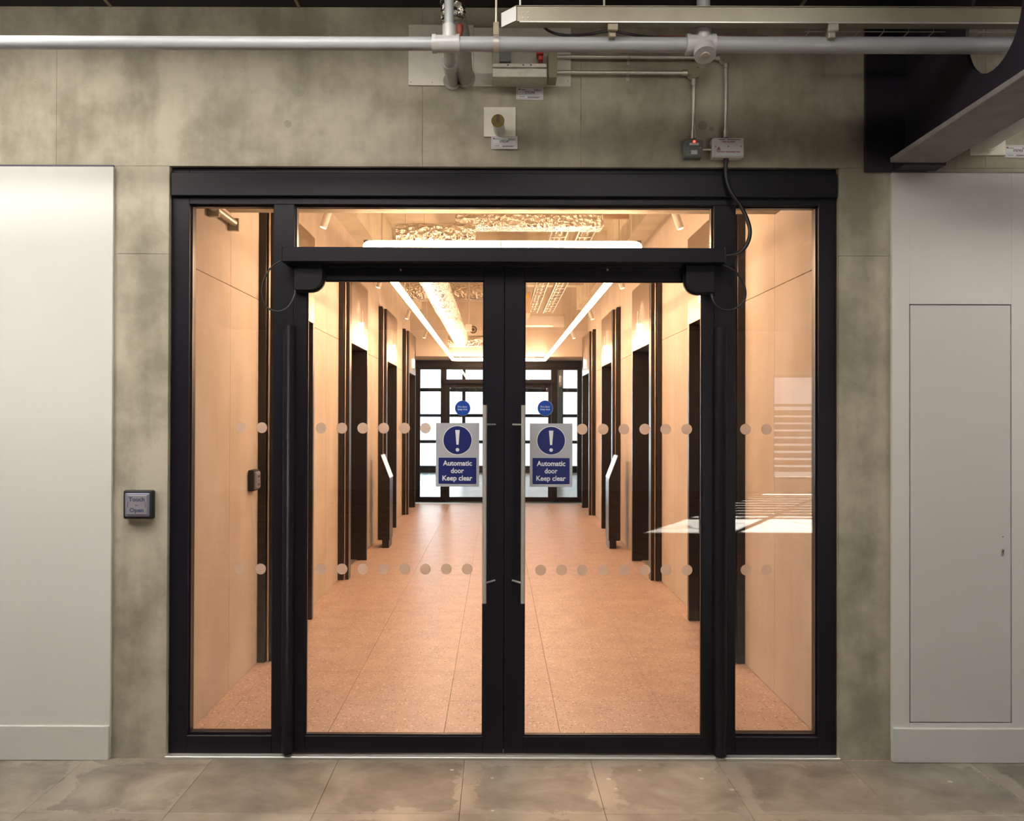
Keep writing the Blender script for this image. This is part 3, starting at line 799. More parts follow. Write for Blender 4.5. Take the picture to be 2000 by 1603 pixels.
# fire-stopping board behind
a, c = P(798, 168, 0), P(1115, 51, 0)
fb = thing('fire_stop_board', 'large white fire stopping board around the pipe penetrations under the ceiling', 'board', ((a.x + c.x) / 2, 0, a.z))
box('board', 'board', fb, a.x, P(925, 0, 0).x, -.012, -.0012, a.z, c.z, .001)
box('board', 'board', fb, P(925, 0, 0).x + .001, c.x, -.009, -.0012, a.z - .002, c.z - .012, .001)
obj('mortar_collar', B().cyl((wp.x, -.02, wp.z - .02), (wp.x, -.0115, wp.z - .02), .044, 20), 'sealant', fb)
obj('mortar_collar', B().cyl((wq.x, -.02, wq.z - .005), (wq.x, -.0115, wq.z - .005), .048, 20), 'sealant', fb)
for px, py in ((803, 162), (803, 57), (1109, 160), (845, 163)):
    q = P(px, py, 0); b = B(); disc(b, q.x, -.0135, q.z, .0032, .002, 10); obj('fixing', b, 'galv', fb)

# lower penetration: board + insulated stub
a, c = P(945, 268, 0), P(1007, 210.5, 0)
fb2 = thing('fire_stop_board', 'small square white fire stopping board around the cut pipe stub', 'board', ((a.x + c.x) / 2, 0, a.z))
box('board', 'board', fb2, a.x, c.x, -.010, -.0012, a.z, c.z, .001)
tip, base = P(972.5, 236, -.16), P(976, 256, -.01)
st = thing('pipe_stub', 'cut insulated pipe stub with olive wool end poking out of the small board', 'pipe', base)
base_w = Vector((base.x, -.004, base.z)); 
obj('foil_sleeve', B().cyl(base_w, tip, .0265, 26), 'white', st)
d = (tip - base_w).normalized()
obj('wool_ring', B().cyl(tip, tip + d * .002, .0305, 26), 'insul', st)
obj('copper_core', B().cyl(tip + d * .001, tip + d * .0035, .009, 16), 'copper', st)
obj('copper_slot', B().box(tip.x - .007, tip.x + .007, tip.y - .004, tip.y, tip.z + .002, tip.z + .029), 'copper', st)

# inspection labels
def label_tag(px0, px1, py0, py1, num, rot, label):
    a, c = P(px0, py1, 0), P(px1, py0, 0); xm, zm = (a.x + c.x) / 2, (a.z + c.z) / 2
    W, H = c.x - a.x, c.z - a.z
    t = thing('inspection_label', label, 'label', (0, 0, 0), 'fire stopping labels')
    y = 0
    box('label_card', 'labelwhite', t, -W / 2, W / 2, -.0015, 0, -H / 2, H / 2)
    b = B(); e = .004; k = .0014; w2, h2 = W / 2 - e, H / 2 - e
    b.box(-w2, w2, -.002, -.0015, h2 - k, h2).box(-w2, w2, -.002, -.0015, -h2, -h2 + k).box(-w2, -w2 + k, -.002, -.0015, -h2, h2).box(w2 - k, w2, -.002, -.0015, -h2, h2)
    obj('red_border', b, 'red', t)
    b = B(); b.mesh(place(fit(text_mesh(num, H * .2, .01), W * .36), 0, -.0022, -H * .02))
    obj('lettering', b, 'ink', t)
    b = B()
    for x0, x1, z in ((-.42, -.16, .27), (.14, .42, .29), (.16, .42, .2), (-.4, -.18, -.28), (-.08, .42, -.27), (-.08, .34, -.33), (-.42, .42, -.14)):
        hgt = .012 if z == -.14 else .05
        b.box(W * x0, W * x1, -.0019, -.0015, H * (z - hgt / 2), H * (z + hgt / 2))
    obj('print_lines', b, 'greybox', t)
    b = B(); b.box(-W * .43, -W * .36, -.0021, -.0015, H * .24, H * .36); obj('red_mark', b, 'red', t)
    t.matrix_world = Matrix.Translation((xm, -.0035, zm)) @ Matrix.Rotation(rot, 4, 'Y')
    return t
label_tag(1008.5, 1061, 170.5, 195.5, '0702346', .018, 'white inspection label with red border under the large fire stopping board')
lt = label_tag(959.5, 1010.5, 267.5, 292, '0702347', .004, 'white inspection label with red border under the cut pipe stub')
lt.location.y = -.0115
label_tag(1961, 2014, 284, 309, '0767426', .0, 'white inspection label with red border at the right end beside the insulated pipe')

# trunking along the ceiling
YT = -.80
zt0, zt1 = PZ(41.5, YT, 1010), PZ(12.5, YT, 1010)
xs = PX(1010, YT, 30); tw = .062
tr = thing('cable_trunking', 'long galvanised cable trunking with a mitred end running beside the drain pipe', 'trunking', (1.5, YT, zt0))
xe = 3.4; k_ = .056
obj('trunking_body', B().prism([(xs, YT, zt0), (xe, YT, zt0), (xe, YT + tw, zt0), (xs - k_, YT + tw, zt0)], (0, 0, zt1 - zt0), .0012), 'trunk', tr)
obj('trunking_lid', B().prism([(xs - .004, YT - .003, zt1 + .0005), (xe, YT - .003, zt1 + .0005), (xe, YT + tw + .003, zt1 + .0005), (xs - k_ - .004, YT + tw + .003, zt1 + .0005)], (0, 0, .003)), 'trunk', tr)
b = B()
b.prism([(xs - .006, YT - .002, zt0 + .002), (xs - .0035, YT - .004, zt0 + .002), (xs - k_ - .0035, YT + tw - .004, zt0 + .002), (xs - k_ - .006, YT + tw - .002, zt0 + .002)], (0, 0, zt1 - zt0 - .002))
obj('end_plate', b, 'white', tr)  # white plate stands in for light falling on the trunking's end face
for px, py in ((1021, 25), (1031, 24), (1021, 35), (1031, 35)):
    q = P(px, py, YT); b = B(); b.cyl((q.x, YT - .003, q.z), (q.x, YT, q.z), .0032, 10); obj('rivet', b, 'steel', tr)
obj('bottom_lip', B().box(xs + .01, xe, YT - .002, YT + .003, zt0 - .004, zt0), 'steel', tr)
for px, m_ in ((1196, 'beigebox'), (1624, 'galv')):
    q = P(px, 55, YT + .03); b = B()
    b.box(q.x - .02, q.x + .02, YT + .005, YT + .022, zt0 - .03, zt0 - .001, .002); b.box(q.x - .013, q.x + .013, YT + .022, YT + .07, zt0 - .05, zt0 - .001, .002)
    o = obj('trunking_bracket', b, m_, origin=(q.x, YT + .02, zt0 - .03)); tag(o, 'small %s bracket under the cable trunking' % ('brownish' if px < 1300 else 'galvanised'), 'bracket')
for px in (1016, 1180):
    x = PX(px, YT + .03, 5)
    o = obj('hanger_rod', B().cyl((x, YT + .03, zt1 + .0035), (x, YT + .03, CEIL), .0048, 10), 'galv', origin=(x, YT + .03, zt1)); tag(o, 'thin threaded rod holding the %s of the cable trunking' % ('left end' if px < 1100 else 'middle'), 'rod')
loop([(1058, 49, -.66), (1075, 62, -.62), (1105, 69, -.60), (1150, 67, -.6), (1190, 60, -.6), (1225, 66, -.6), (1270, 72, -.6), (1350, 74, -.58), (1500, 72, -.55)], .0055, 'loose_cable', 'black cable sagging below the cable trunking above the drain pipe')
loop([(1280, 70.5, -.45), (1400, 71, -.45), (1500, 71.5, -.45), (1610, 72, -.45)], .003, 'alarm_cable', 'thin red cable line behind the drain pipe')
bpy.data.objects['alarm_cable'].data.materials[0] = M['rust']

# wire basket tray
wb = thing('wire_basket', 'black wire mesh basket tray behind the trunking at the right beam', 'cable basket', (1.9, -.35, 3.3))
b = B(); zb = PZ(66, -.40, 1780)
for y in (-.42, -.36, -.30, -.24): b.cyl((1.3, y, zb), (3.2, y, zb), .0022, 6)
for y in (-.42, -.24): b.cyl((1.3, y, zb + .03), (3.2, y, zb + .03), .0022, 6)
obj('long_wires', b, 'galv', wb)
for i in range(18):
    x = 1.32 + .108 * i
    obj('cross_wire', B().tube([(x, -.42, zb + .03), (x, -.42, zb), (x, -.24, zb), (x, -.24, zb + .03)], .0022, 6), 'galv', wb)

# galvanised bracket box with red device
gb = thing('tray_end_bracket', 'galvanised channel bracket with red device where the two conduits start', 'bracket', P(1025, 148, -.10))
def pb(px0, px1, py0, py1, y0, y1, name, m, bev=.0015):
    a, c = P(px0, py1, y0), P(px1, py0, y0); box(name, m, gb, a.x, c.x, y0, y1, a.z, c.z, bev)
pb(962, 1068, 134, 150, -.16, -.03, 'channel_lower', 'galv')
pb(962, 1068, 123.5, 131, -.165, -.155, 'channel_lip', 'galv')
pb(962, 1070, 98, 124, -.05, -.04, 'back_plate', 'galv')
pb(975, 998, 100, 120, -.13, -.06, 'grey_box', 'greybox')
pb(1071, 1088, 98, 151, -.12, -.02, 'side_plate', 'beigebox')
pb(1048, 1062, 96, 105, -.13, -.06, 'red_device', 'redplastic', .006)
pb(1052, 1061, 107, 117, -.13, -.06, 'red_device', 'redplastic', .006)
for px in (992, 1022, 1037, 1050):
    q = P(px, 127, -.165); b = B(); disc(b, q.x, -.167, q.z, .004, .003, 10); obj('slot_bolt', b, 'ink' if px != 1050 else 'steel', gb)

# conduits and boxes
YC = -.03
def conduit(label, pix_list, r=.0098):
    pts = [P(px, py, YC) for px, py in pix_list]
    t = thing('conduit', label, 'conduit', pts[-1])
    obj('tube', B().tube(pts, r, 14), 'conduit', t); return t
def coupler(t, px, py, horiz, half=.018, r=.0135):
    q = P(px, py, YC); dv = Vector((half, 0, 0)) if horiz else Vector((0, 0, half))
    obj('coupler', B().cyl(q - dv, q + dv, r, 16), 'conduit', t)
def saddle(t, px, py):
    q = P(px, py, YC); b = B(); b.cyl(q - Vector((.006, 0, 0)), q + Vector((.006, 0, 0)), .0125, 16); b.box(q.x - .007, q.x + .007, -.006, -.001, q.z - .03, q.z + .026); obj('saddle', b, 'galv', t)
c1 = conduit('upper horizontal steel conduit from the bracket to the right round box', [(1088, 110.5), (1406, 112.5)]); saddle(c1, 1228.5, 111); coupler(c1, 1402, 112.5, True, .012)
c2 = conduit('lower horizontal steel conduit from the bracket to the left round box', [(1088, 141), (1344, 142.5)]); saddle(c2, 1227.5, 142); coupler(c2, 1337, 142.5, True, .012)
c3 = conduit('vertical steel conduit dropping to the grey switch box', [(1355.5, 152), (1354.5, 272)]); coupler(c3, 1355.4, 160, False); coupler(c3, 1354.5, 262, False, .022)
c4 = conduit('vertical steel conduit dropping to the fire alarm box', [(1418.5, 122), (1418, 268)]); coupler(c4, 1418.4, 126, False); coupler(c4, 1418, 262, False, .018)
c5 = conduit('short steel conduit joining the grey switch box to the fire alarm box', [(1372, 292), (1392, 292)], .0075)
def round_box(px, py, label):
    q = P(px, py, -.05); t = thing('conduit_box', label, 'junction box', q)
    obj('box_body', B().cyl((q.x, -.012, q.z), (q.x, -.048, q.z), .0295, 28), 'conduit', t)
    obj('box_lid', B().cyl((q.x, -.048, q.z), (q.x, -.052, q.z), .0315, 28), 'beigebox', t)
    for s in (-1, 1):
        b = B(); b.cyl((q.x + s * .016, -.052, q.z + s * .018), (q.x + s * .016, -.0535, q.z + s * .018), .003, 8); obj('lid_screw', b, 'ink', t)
round_box(1356, 139.5, 'round conduit box at the corner of the lower conduit')
round_box(1419, 109.5, 'round conduit box at the corner of the upper conduit under the drain pipe')
# grey isolator
y0 = -.055
a, c = P(1339, 305.5, y0), P(1372, 273, y0)
iso = thing('isolator_switch', 'small grey switch box with red light below the left vertical conduit', 'switch box', ((a.x + c.x) / 2, 0, a.z))
box('back_box', 'greybox', iso, a.x - .004, c.x, -.052, -.001, a.z - .004, c.z, .003)
box('face_plate', 'greybox', iso, a.x, c.x, -.058, -.0525, a.z, c.z, .002)
W, H = c.x - a.x, c.z - a.z; xm = (a.x + c.x) / 2
def pad(n, m, fx0, fx1, fz0, fz1, root, d=.0015):
    box(n, m, root, a.x + W * fx0, a.x + W * fx1, yface - d, yface, a.z + H * fz0, a.z + H * fz1)
yface = -.058
pad('label_strip', 'labelwhite', .22, .78, .66, .80, iso); pad('rocker', 'labelwhite', .32, .68, .12, .36, iso, .003)
b = B(); b.cyl((xm, -.058, a.z + H * .88), (xm, -.062, a.z + H * .88), .0055, 12); obj('indicator', b, 'ledred', iso, 'glowing red indicator')
for s in (.14, .86):
    b = B(); disc(b, a.x + W * s, -.0595, a.z + H * .52, .0028, .002, 10); obj('screw', b, 'steel', iso)
# fire alarm box
a, c = P(1392, 304.5, y0), P(1452.5, 269.5, y0)
fa = thing('fire_alarm_box', 'white fire alarm interface box with red and dark lettering above the right door', 'alarm box', ((a.x + c.x) / 2, 0, a.z))
box('back_box', 'skirting', fa, a.x - .002, c.x + .001, -.052, -.001, a.z - .006, c.z, .003)
box('lid', 'white', fa, a.x, c.x, -.058, -.0525, a.z, c.z, .003)
W, H = c.x - a.x, c.z - a.z; xm = (a.x + c.x) / 2
obj('lettering', B().mesh(place(fit(text_mesh('FIRE ALARM', H * .085, .03), W * .40), xm, -.0586, a.z + H * .735)), 'red', fa)
b = B()
for x0, x1 in ((.20, .40), (.47, .88)): b.box(a.x + W * x0, a.x + W * x1, -.0586, -.058, a.z + H * .885, a.z + H * .915)
obj('small_print', b, 'ink', fa)
b = B()
for x0, x1 in ((.13, .38), (.41, .72), (.75, .87)): b.box(a.x + W * x0, a.x + W * x1, -.0586, -.058, a.z + H * .20, a.z + H * .245)
obj('red_print', b, 'red', fa)
b = B()
zz = a.z + H * .33; xx = a.x + W * .19
b.prism([(xx - .009, -.0588, zz), (xx + .009, -.0588, zz), (xx, -.0588, zz + .016)], (0, .0008, 0)); b.box(xx - .009, xx + .009, -.0588, -.058, zz - .004, zz - .0015)
obj('bell_mark', b, 'red', fa)
for s in (.09, .5, .91):
    b = B(); disc(b, a.x + W * s, -.0592, a.z + H * .52, .0028, .0015, 10); obj('screw', b, 'ink', fa)
o = obj('cable_gland', B().cyl((P(1418, 309, -.03).x, -.03, a.z - .006), (P(1418, 309, -.03).x, -.03, a.z - .026), .0125, 14), 'cable', fa)

# ------------------------------------------------------------------ cellular steel beam on the right
bx = 1.92
sb = thing('steel_beam', 'black cellular steel beam with a round hole projecting from the wall at right', 'beam', (bx, -2, 2.82))
ep0, ep1 = PX(1690, -.02, 250), bx + .10
box('end_plate', 'steel_black', sb, ep0, ep1, -.022, -.0022, PZ(335, -.02, 1715), CEIL - .002, .002)
# web with cell holes
t = bmesh.new()
def web_with_holes(ya, yb_, z0, z1, holes, x0, x1):
    bb = B(); yprev = ya
    for hy, hz, hr in holes:
        n = 32
        lo, hi = hy - hr - .06, hy + hr + .06
        bb.box(x0, x1, hi, yprev, z0, z1)
        ring = [(hy + hr * math.cos(2 * math.pi * k / n), hz + hr * math.sin(2 * math.pi * k / n)) for k in range(n)]
        def rect(k):
            a_ = 2 * math.pi * k / n; cx, cz = math.cos(a_), math.sin(a_)
            sy = (hi - hy) / abs(cx) if abs(cx) > 1e-6 else 1e9
            szz = ((z1 - hz) if cz > 0 else (hz - z0)) / abs(cz) if abs(cz) > 1e-6 else 1e9
            q = min(sy, szz); return (hy + q * cx, hz + q * cz)
        tb = bmesh.new(); V = {}
        for k in range(n):
            for nm, (yy, zz_) in (('i', ring[k]), ('o', rect(k))):
                for ss, xx_ in ((0, x0), (1, x1)): V[nm, k, ss] = tb.verts.new((xx_, yy, zz_))
        for k in range(n):
            j = (k + 1) % n
            tb.faces.new((V['i', k, 0], V['i', j, 0], V['o', j, 0], V['o', k, 0])); tb.faces.new((V['i', k, 1], V['o', k, 1], V['o', j, 1], V['i', j, 1]))
            tb.faces.new((V['i', k, 0], V['i', k, 1], V['i', j, 1], V['i', j, 0]))
        # corners
        for cy in (lo, hi):
            for cz in (z0, z1):
                best = sorted(range(n), key=lambda k: (rect(k)[0] - cy) ** 2 + (rect(k)[1] - cz) ** 2)[:2]
                for ss, xx_ in ((0, x0), (1, x1)):
                    try: tb.faces.new((V['o', best[0], ss], V['o', best[1], ss], tb.verts.new((xx_, cy, cz))))
                    except Exception: pass
        bmesh.ops.recalc_face_normals(tb, faces=tb.faces[:])
        bb._merge(tb); yprev = lo
    bb.box(x0, x1, yb_, yprev, z0, z1); return bb
holes = [(-.79 - .68 * k, 3.205, .205) for k in range(5)]
obj('web', web_with_holes(-.022, -7, 2.845, CEIL - .03, holes, bx - .007, bx + .007), 'steel_black', sb, sm=False)
box('bottom_flange', 'flange', sb, 1.795, 2.052, -7, -.13, 2.822, 2.846, .003)
box('top_flange', 'steel_black', sb, 1.795, 2.052, -7, -.023, CEIL - .028, CEIL - .002, .003)
box('flange_shoe', 'steel_black', sb, 1.86, 2.06, -.129, -.023, 2.812, 2.846, .003)

# insulated pipe far right + board
a, c = P(1893, 304, 0), P(1962, 270, 0)
fb3 = thing('fire_stop_board', 'white fire stopping board under the beam at the right edge', 'board', (c.x, 0, a.z))
box('board', 'board', fb3, a.x, c.x, -.01, -.0012, a.z, a.z + .17, .001)
rp = thing('insulated_pipe', 'white wrapped pipe leaving the wall under the beam at the right edge', 'pipe', P(1930, 270, 0))
p0 = P(1928, 272, -.005); p0.y = -.0101
pts = [p0, p0 + Vector((.0, -.10, .0)), p0 + Vector((.0, -.30, .004)), p0 + Vector((.0, -1.2, .01)), p0 + Vector((0, -2.6, .02))]
pl = []
for i in range(len(pts) - 1):
    for k in range(6): pl.append(Vector(pts[i]).lerp(Vector(pts[i + 1]), k / 6))
obj('pipe_wrap', B().tube(pl, .047, 20, radii=[.05 if i < 5 else .046 for i in range(len(pl))], jitter=.03), 'white', rp)
obj('mastic_ring', B().cyl(p0, p0 + Vector((0, -.025, 0)), .060, 22), 'board', rp)

# ------------------------------------------------------------------ office lamps (wall-top strips, plus unseen fill lamps added over the room)
def strip_lamp(x, y, label):
    t = thing('strip_lamp', label, 'lamp', (x, y, 3.47), 'ceiling strip lamps')
    box('lamp_housing', 'lampwhite', t, x - .75, x + .75, y - .11, y + .11, 3.47, CEIL - .001, .004)
    box('diffuser', 'office_lamp', t, x - .74, x + .74, y - .10, y + .10, 3.455, 3.4695)
def fill_panel_lamp(x, y, label):  # unseen ceiling panels, added only to fill the front wall with light
    t = thing('fill_panel_lamp', label, 'lamp', (x, y, 3.5), 'added ceiling fill panels')
    box('lamp_housing', 'lampwhite', t, x - .6, x + .6, y - .3, y + .3, 3.51, CEIL - .001, .004)
    box('diffuser', 'fill_panel', t, x - .58, x + .58, y - .28, y + .28, 3.50, 3.5095)
strip_lamp(-2.5, -1.02, 'ceiling strip lamp close to the wall top at the left')
strip_lamp(3.5, -1.15, 'ceiling strip lamp close to the wall top beyond the steel beam')
for nm, x in (('left', -3.2), ('right', -.9)):
    strip_lamp(x, -1.42, 'added fill strip lamp in the row above the doors, %s of two' % nm)  # row added as fill, set so pipe shadows land on the dark frame
for nm, x, y in (('left', -3.0, -1.95), ('middle left', -1.2, -2.6), ('middle right', .7, -1.95), ('right', 3.6, -2.2)):
    fill_panel_lamp(x, y, 'square edged added fill panel above the viewer, %s one of the row' % nm)

# ================================================================== lift lobby
PXJ = 1.515          # face of the portal surrounds
def portal(s):
    n, f = NEAR0, FAR0
    t = thing('lift_entrance', '', 'lift entrance', (s * WX, n, 0), 'lift entrances of the lobby')
    # near jamb: outer post and set-back inner post with bright edge
    nj = obj('near_jamb', B().box(s * 1.70, s * 1.568, n, n + .10, 0, PORTH + .03, .003), 'jamb', t)
    obj('inner_post', B().box(s * 1.5675, s * PXJ, n + .035, n + .16, 0, PORTH, .003), 'jamb', nj)
    b = B(); b.cyl((s * 1.557, n + .028, .004), (s * 1.557, n + .028, PORTH - .002), .0085, 16); obj('edge_highlight_trim', b, 'trimline', nj)  # bright rod stands in for the highlight reflected by the inner post
    b = B(); b.box(s * (PXJ + .0003), s * (PXJ - .0015), n + .0355, n + .041, .002, PORTH - .002); obj('edge_highlight_trim', b, 'trimline', nj)
    box('far_jamb', 'jamb', t, s * 1.76, s * PXJ, f - .055, f, 0, OPENH, .003)
    box('header_panel', 'bronze', t, s * (PXJ + .03), s * PXJ, n + .161, f, OPENH + .001, PORTH, .002)
    box('header_return', 'bronze', t, s * 1.76, s * (PXJ + .031), n + .161, f, OPENH + .001, OPENH + .02)
    for q in (0, 1):
        y0 = n + .02 + q * (f - n - .02) / 2
        box('lift_door', 'liftdoor', t, s * 1.90, s * 1.87, y0 + .002, y0 + (f - n - .02) / 2 - .002, .012, OPENH + .25, .002)
    box('door_sill', 'galv', t, s * 1.98, s * 1.625, n + .17, f - .06, .0, .011)
    yl = (n + .16 + f) / 2 + .05
    ln = obj('hall_lantern', B().cyl((s * (PXJ - .018), yl, 2.50), (s * (PXJ - .018), yl, 2.66), .011, 14), 'lantern', t, 'glowing white hall lantern')
    obj('lantern_stem', B().cyl((s * (PXJ - .018), yl, 2.66), (s * (PXJ - .018), yl, 2.79), .0035, 8), 'trimline', ln)
    return t
NAMES = ['nearest', 'second', 'third', 'farthest']
for s, side in ((-1, 'left'), (1, 'right')):
    proto = portal(s)
    for k in range(4):
        o = proto if k == 0 else copy_tree(proto)
        o.location = (s * WX, NEAR0 + PERIOD * k, 0)
        o['label'] = 'dark bronze lift entrance on the %s lobby wall, %s from the glass doors' % (side, NAMES[k])

# ceiling spots aimed down the portal heads
def spot(s):
    x, y, z = s * 1.30, 0, 3.05
    t = thing('ceiling_spotlight', '', 'spotlight', (x, 0, z), 'lobby spotlights')
    top = Vector((x - s * .03, y, z + .085)); bot = Vector((x + s * .01, y, z - .03)); d = (bot - top).normalized()
    obj('lamp_body', B().cyl(top, bot, .027, 22), 'lampwhite', t)
    obj('lens', B().cyl(bot, bot + d * .004, .021, 20), 'lens', t)
    obj('stem', B().cyl((top.x, y, z + .08), (top.x, y, CS), .006, 10), 'lampwhite', t)
    ld = bpy.data.lights.new('spot_beam', 'SPOT'); ld.energy = SPOT_POWER; ld.color = (1, .78, .52); ld.spot_size = math.radians(80); ld.spot_blend = .7; ld.shadow_soft_size = .03
    lo = bpy.data.objects.new('spot_beam', ld); put(lo, t)
    lo.location = bot + d * .02 - ORIG[t.name]
    lo.rotation_euler = Vector((s * .28, 0, -.75)).to_track_quat('-Z', 'Y').to_euler()
    return t
for s, side in ((-1, 'left'), (1, 'right')):
    proto = spot(s)
    for k in range(4):
        o = proto if k == 0 else copy_tree(proto)
        o.location = (s * 1.30, 2.30 + 3.07 * k, 3.05)
        o['label'] = 'small white cylinder spotlight above the %s lobby wall, %s from the glass doors' % (side, NAMES[k])

# kiosks
def kiosk(s, label):
    y0, y1 = 6.98, 7.02 + .30
    t = thing('lift_kiosk', label, 'kiosk', (s * 1.43, 7.15, 0), 'lift call kiosks')
    xf, xb = s * 1.366, s * 1.505
    zt, zk = 1.165, .862
    prof = [(xb, y0, .10), (xb, y0, zt - .01), (s * 1.482, y0, zt), (xf, y0, zk), (xf, y0, .10)]
    obj('kiosk_body', B().prism(prof, (0, y1 - y0, 0), .003), 'jamb', t)
    box('plinth', 'jamb', t, s * 1.375, s * 1.46, y0 + .005, y1 - .005, 0, .101)
    d = Vector((xf - s * 1.482, 0, zk - zt)).normalized(); nrm = Vector((-d.z, 0, d.x)) * (1 if (-d.z) * s < 0 else -1)
    A = Vector((s * 1.482, y0 + .01, zt)) + d * .01 + nrm * .001; C = Vector((xf, y0 + .01, zk)) - d * .012 + nrm * .001
    obj('touch_screen', B().prism([A, C, C + nrm * .008, A + nrm * .008], (0, y1 - y0 - .02, 0)), 'screen', t, 'bright slanted touch screen')
    b = B(); b.box(xf - s * .0005, xf - s * .004, y0 + .002, y0 + .008, .12, zk - .01); obj('edge_strip', b, 'trimline', t)
kiosk(-1, 'slim black lift call kiosk with slanted screen by the left lobby wall')
kiosk(1, 'slim black lift call kiosk with slanted screen by the right lobby wall')

# ring light
RZ, RX, RY0, RY1, RR = 2.685, .835, 1.20, 12.15, .027
rl = thing('ring_light', 'long rectangular glowing tube light hung along the lift lobby', 'lamp', (0, 6.6, RZ))
def corner(cx, cy, a0):
    return [(cx + .06 * math.cos(math.radians(a0 + 15 * k)), cy + .06 * math.sin(math.radians(a0 + 15 * k)), RZ) for k in range(7)]
c_ = .06
obj('light_tube', B().tube([(-.012, RY0, RZ)] + corner(-RX + c_, RY0 + c_, -90)[::-1][::-1][0:0] + [(-RX + c_, RY0, RZ)] + [(-RX + c_ - c_ * math.sin(math.radians(15 * k)), RY0 + c_ - c_ * math.cos(math.radians(15 * k)), RZ) for k in range(1, 7)] + [(-RX, RY1 - c_, RZ)] + [(-RX + c_ - c_ * math.cos(math.radians(15 * k)), RY1 - c_ + c_ * math.sin(math.radians(15 * k)), RZ) for k in range(1, 7)] + [(-.012, RY1, RZ)], RR, 16), 'ring', rl)
obj('light_tube', B().tube([(.012 - .02, RY0, RZ)] + [(RX - c_, RY0, RZ)] + [(RX - c_ + c_ * math.sin(math.radians(15 * k)), RY0 + c_ - c_ * math.cos(math.radians(15 * k)), RZ) for k in range(1, 7)] + [(RX, RY1 - c_, RZ)] + [(RX - c_ + c_ * math.cos(math.radians(15 * k)), RY1 - c_ + c_ * math.sin(math.radians(15 * k)), RZ) for k in range(1, 7)] + [(.012 - .02, RY1, RZ)], RR, 16), 'ring', rl)
for y in (RY0, RY1): obj('joint_collar', B().cyl((-.013, y, RZ), (-.007, y, RZ), RR + .001, 16), 'lampwhite', rl)
for s in (-1, 1):
    box('mounting_rail', 'jamb', rl, s * (RX + .005), s * (RX + .03), RY0 + .1, RY1 - .1, RZ + .028, RZ + .05)
    for k in range(6):
        y = RY0 + .4 + 2.05 * k; obj('wire', B().cyl((s * (RX + .01), y, RZ + .05), (s * (RX + .01), y, CS), .0018, 6), 'galv', rl)

# wall tube lamp under the lintel soffit, left
wt = thing('wall_tube_lamp', 'short metal tube with end bracket on the left lobby wall under the lintel', 'wall tube', (-1.585, .6, 2.77))
obj('tube', B().cyl((-1.582, .16, 2.772), (-1.582, .99, 2.772), .021, 18), 'galv', wt)
for y in (.62, 1.0): box('bracket', 'galv', wt, -1.619, -1.555, y - .012, y + .012, 2.725, 2.80, .003)

# --- services above the ring light
def duct(pts, r, label, mat_='foil', n=22, jit=.05, name='foil_duct'):
    pl = []
    for i in range(len(pts) - 1):
        a_, c_ = Vector(pts[i]), Vector(pts[i + 1]); m = max(2, int((c_ - a_).length / .12))
        pl += [a_.lerp(c_, k / m) for k in range(m)]
    pl.append(Vector(pts[-1]))
    o = obj(name, B().tube(pl, r, n, jitter=jit), mat_, origin=pts[0]); return tag(o, label, 'duct')
duct([(-.68, 2.80, 3.02), (-.68, 11.55, 3.02)], .140, 'long foil wrapped duct running above the left side of the ring light')
duct([(-1.38, 9.05, 3.50), (.25, 9.05, 3.50)], .12, 'foil wrapped duct crossing the lobby half way along')
duct([(-.9, 11.75, 2.98), (.1, 11.75, 2.98)], .10, 'small foil wrapped duct crossing near the far end')
duct([(-.80, 2.60, 3.03), (-.20, 2.60, 3.03)], .085, 'short foil wrapped duct stub beside the near end of the left duct')
fd = thing('flat_duct', 'flat foil wrapped duct crossing under the slab near the doors', 'duct', (.2, 2.95, 3.17))
box('duct_body', 'foil', fd, -.37, .82, 2.90, 3.12, 3.16, 3.26, .012)
for x in (.02, .30, .46):
    obj('hanger_rod', B().cyl((x, 3.0, 3.26), (x, 3.0, CS), .006, 8), 'galv', fd)
wd = thing('white_duct', 'white rectangular duct crossing at the right beyond the cable trays', 'duct', (.75, 10.6, 3.2))
box('duct_body', 'lampwhite', wd, .05, 1.10, 10.5, 10.8, 3.14, 3.30, .01)
box('duct_flange', 'galv', wd, 1.06, 1.09, 10.48, 10.82, 3.12, 3.32)
def ladder(x, label):
    t = thing('cable_ladder', label, 'cable tray', (x, 6.5, 3.28))
    y0, y1 = 3.16, 9.9
    b = B(); b.box(x - .075, x - .065, y0, y1, 3.27, 3.33); obj('side_rail', b, 'galv', t)
    b = B(); b.box(x + .065, x + .075, y0, y1, 3.27, 3.33); obj('side_rail', b, 'galv', t)
    for k in range(22):
        y = y0 + .15 + .3 * k; box('rung', 'galv', t, x - .065, x + .065, y - .012, y + .012, 3.272, 3.282)
    for q in (-.03, .02): obj('cable_run', B().cyl((x + q, y0 + .03, 3.298), (x + q, y1 - .03, 3.298), .013, 10), 'foil', t)
    for y in (4, 6.5, 9): obj('hanger_rod', B().cyl((x + .07, y, 3.33), (x + .07, y, CS), .005, 8), 'galv', t)
ladder(.52, 'bright metal cable tray under the slab nearer the lobby middle')
ladder(.76, 'bright metal cable tray under the slab nearer the right wall')
uc = thing('fan_coil_unit', 'tan equipment box with yellow sticker hung beside the cable trays', 'equipment box', (.40, 7.9, 3.05))
box('casing', 'boxtan', uc, .12, .41, 7.7, 8.3, 3.02, 3.30, .006)
box('sticker', 'yellow', uc, .33, .39, 7.697, 7.6995, 3.22, 3.26)
for x in (.16, .37): obj('hanger_rod', B().cyl((x, 8, 3.30), (x, 8, CS), .005, 8), 'galv', uc)
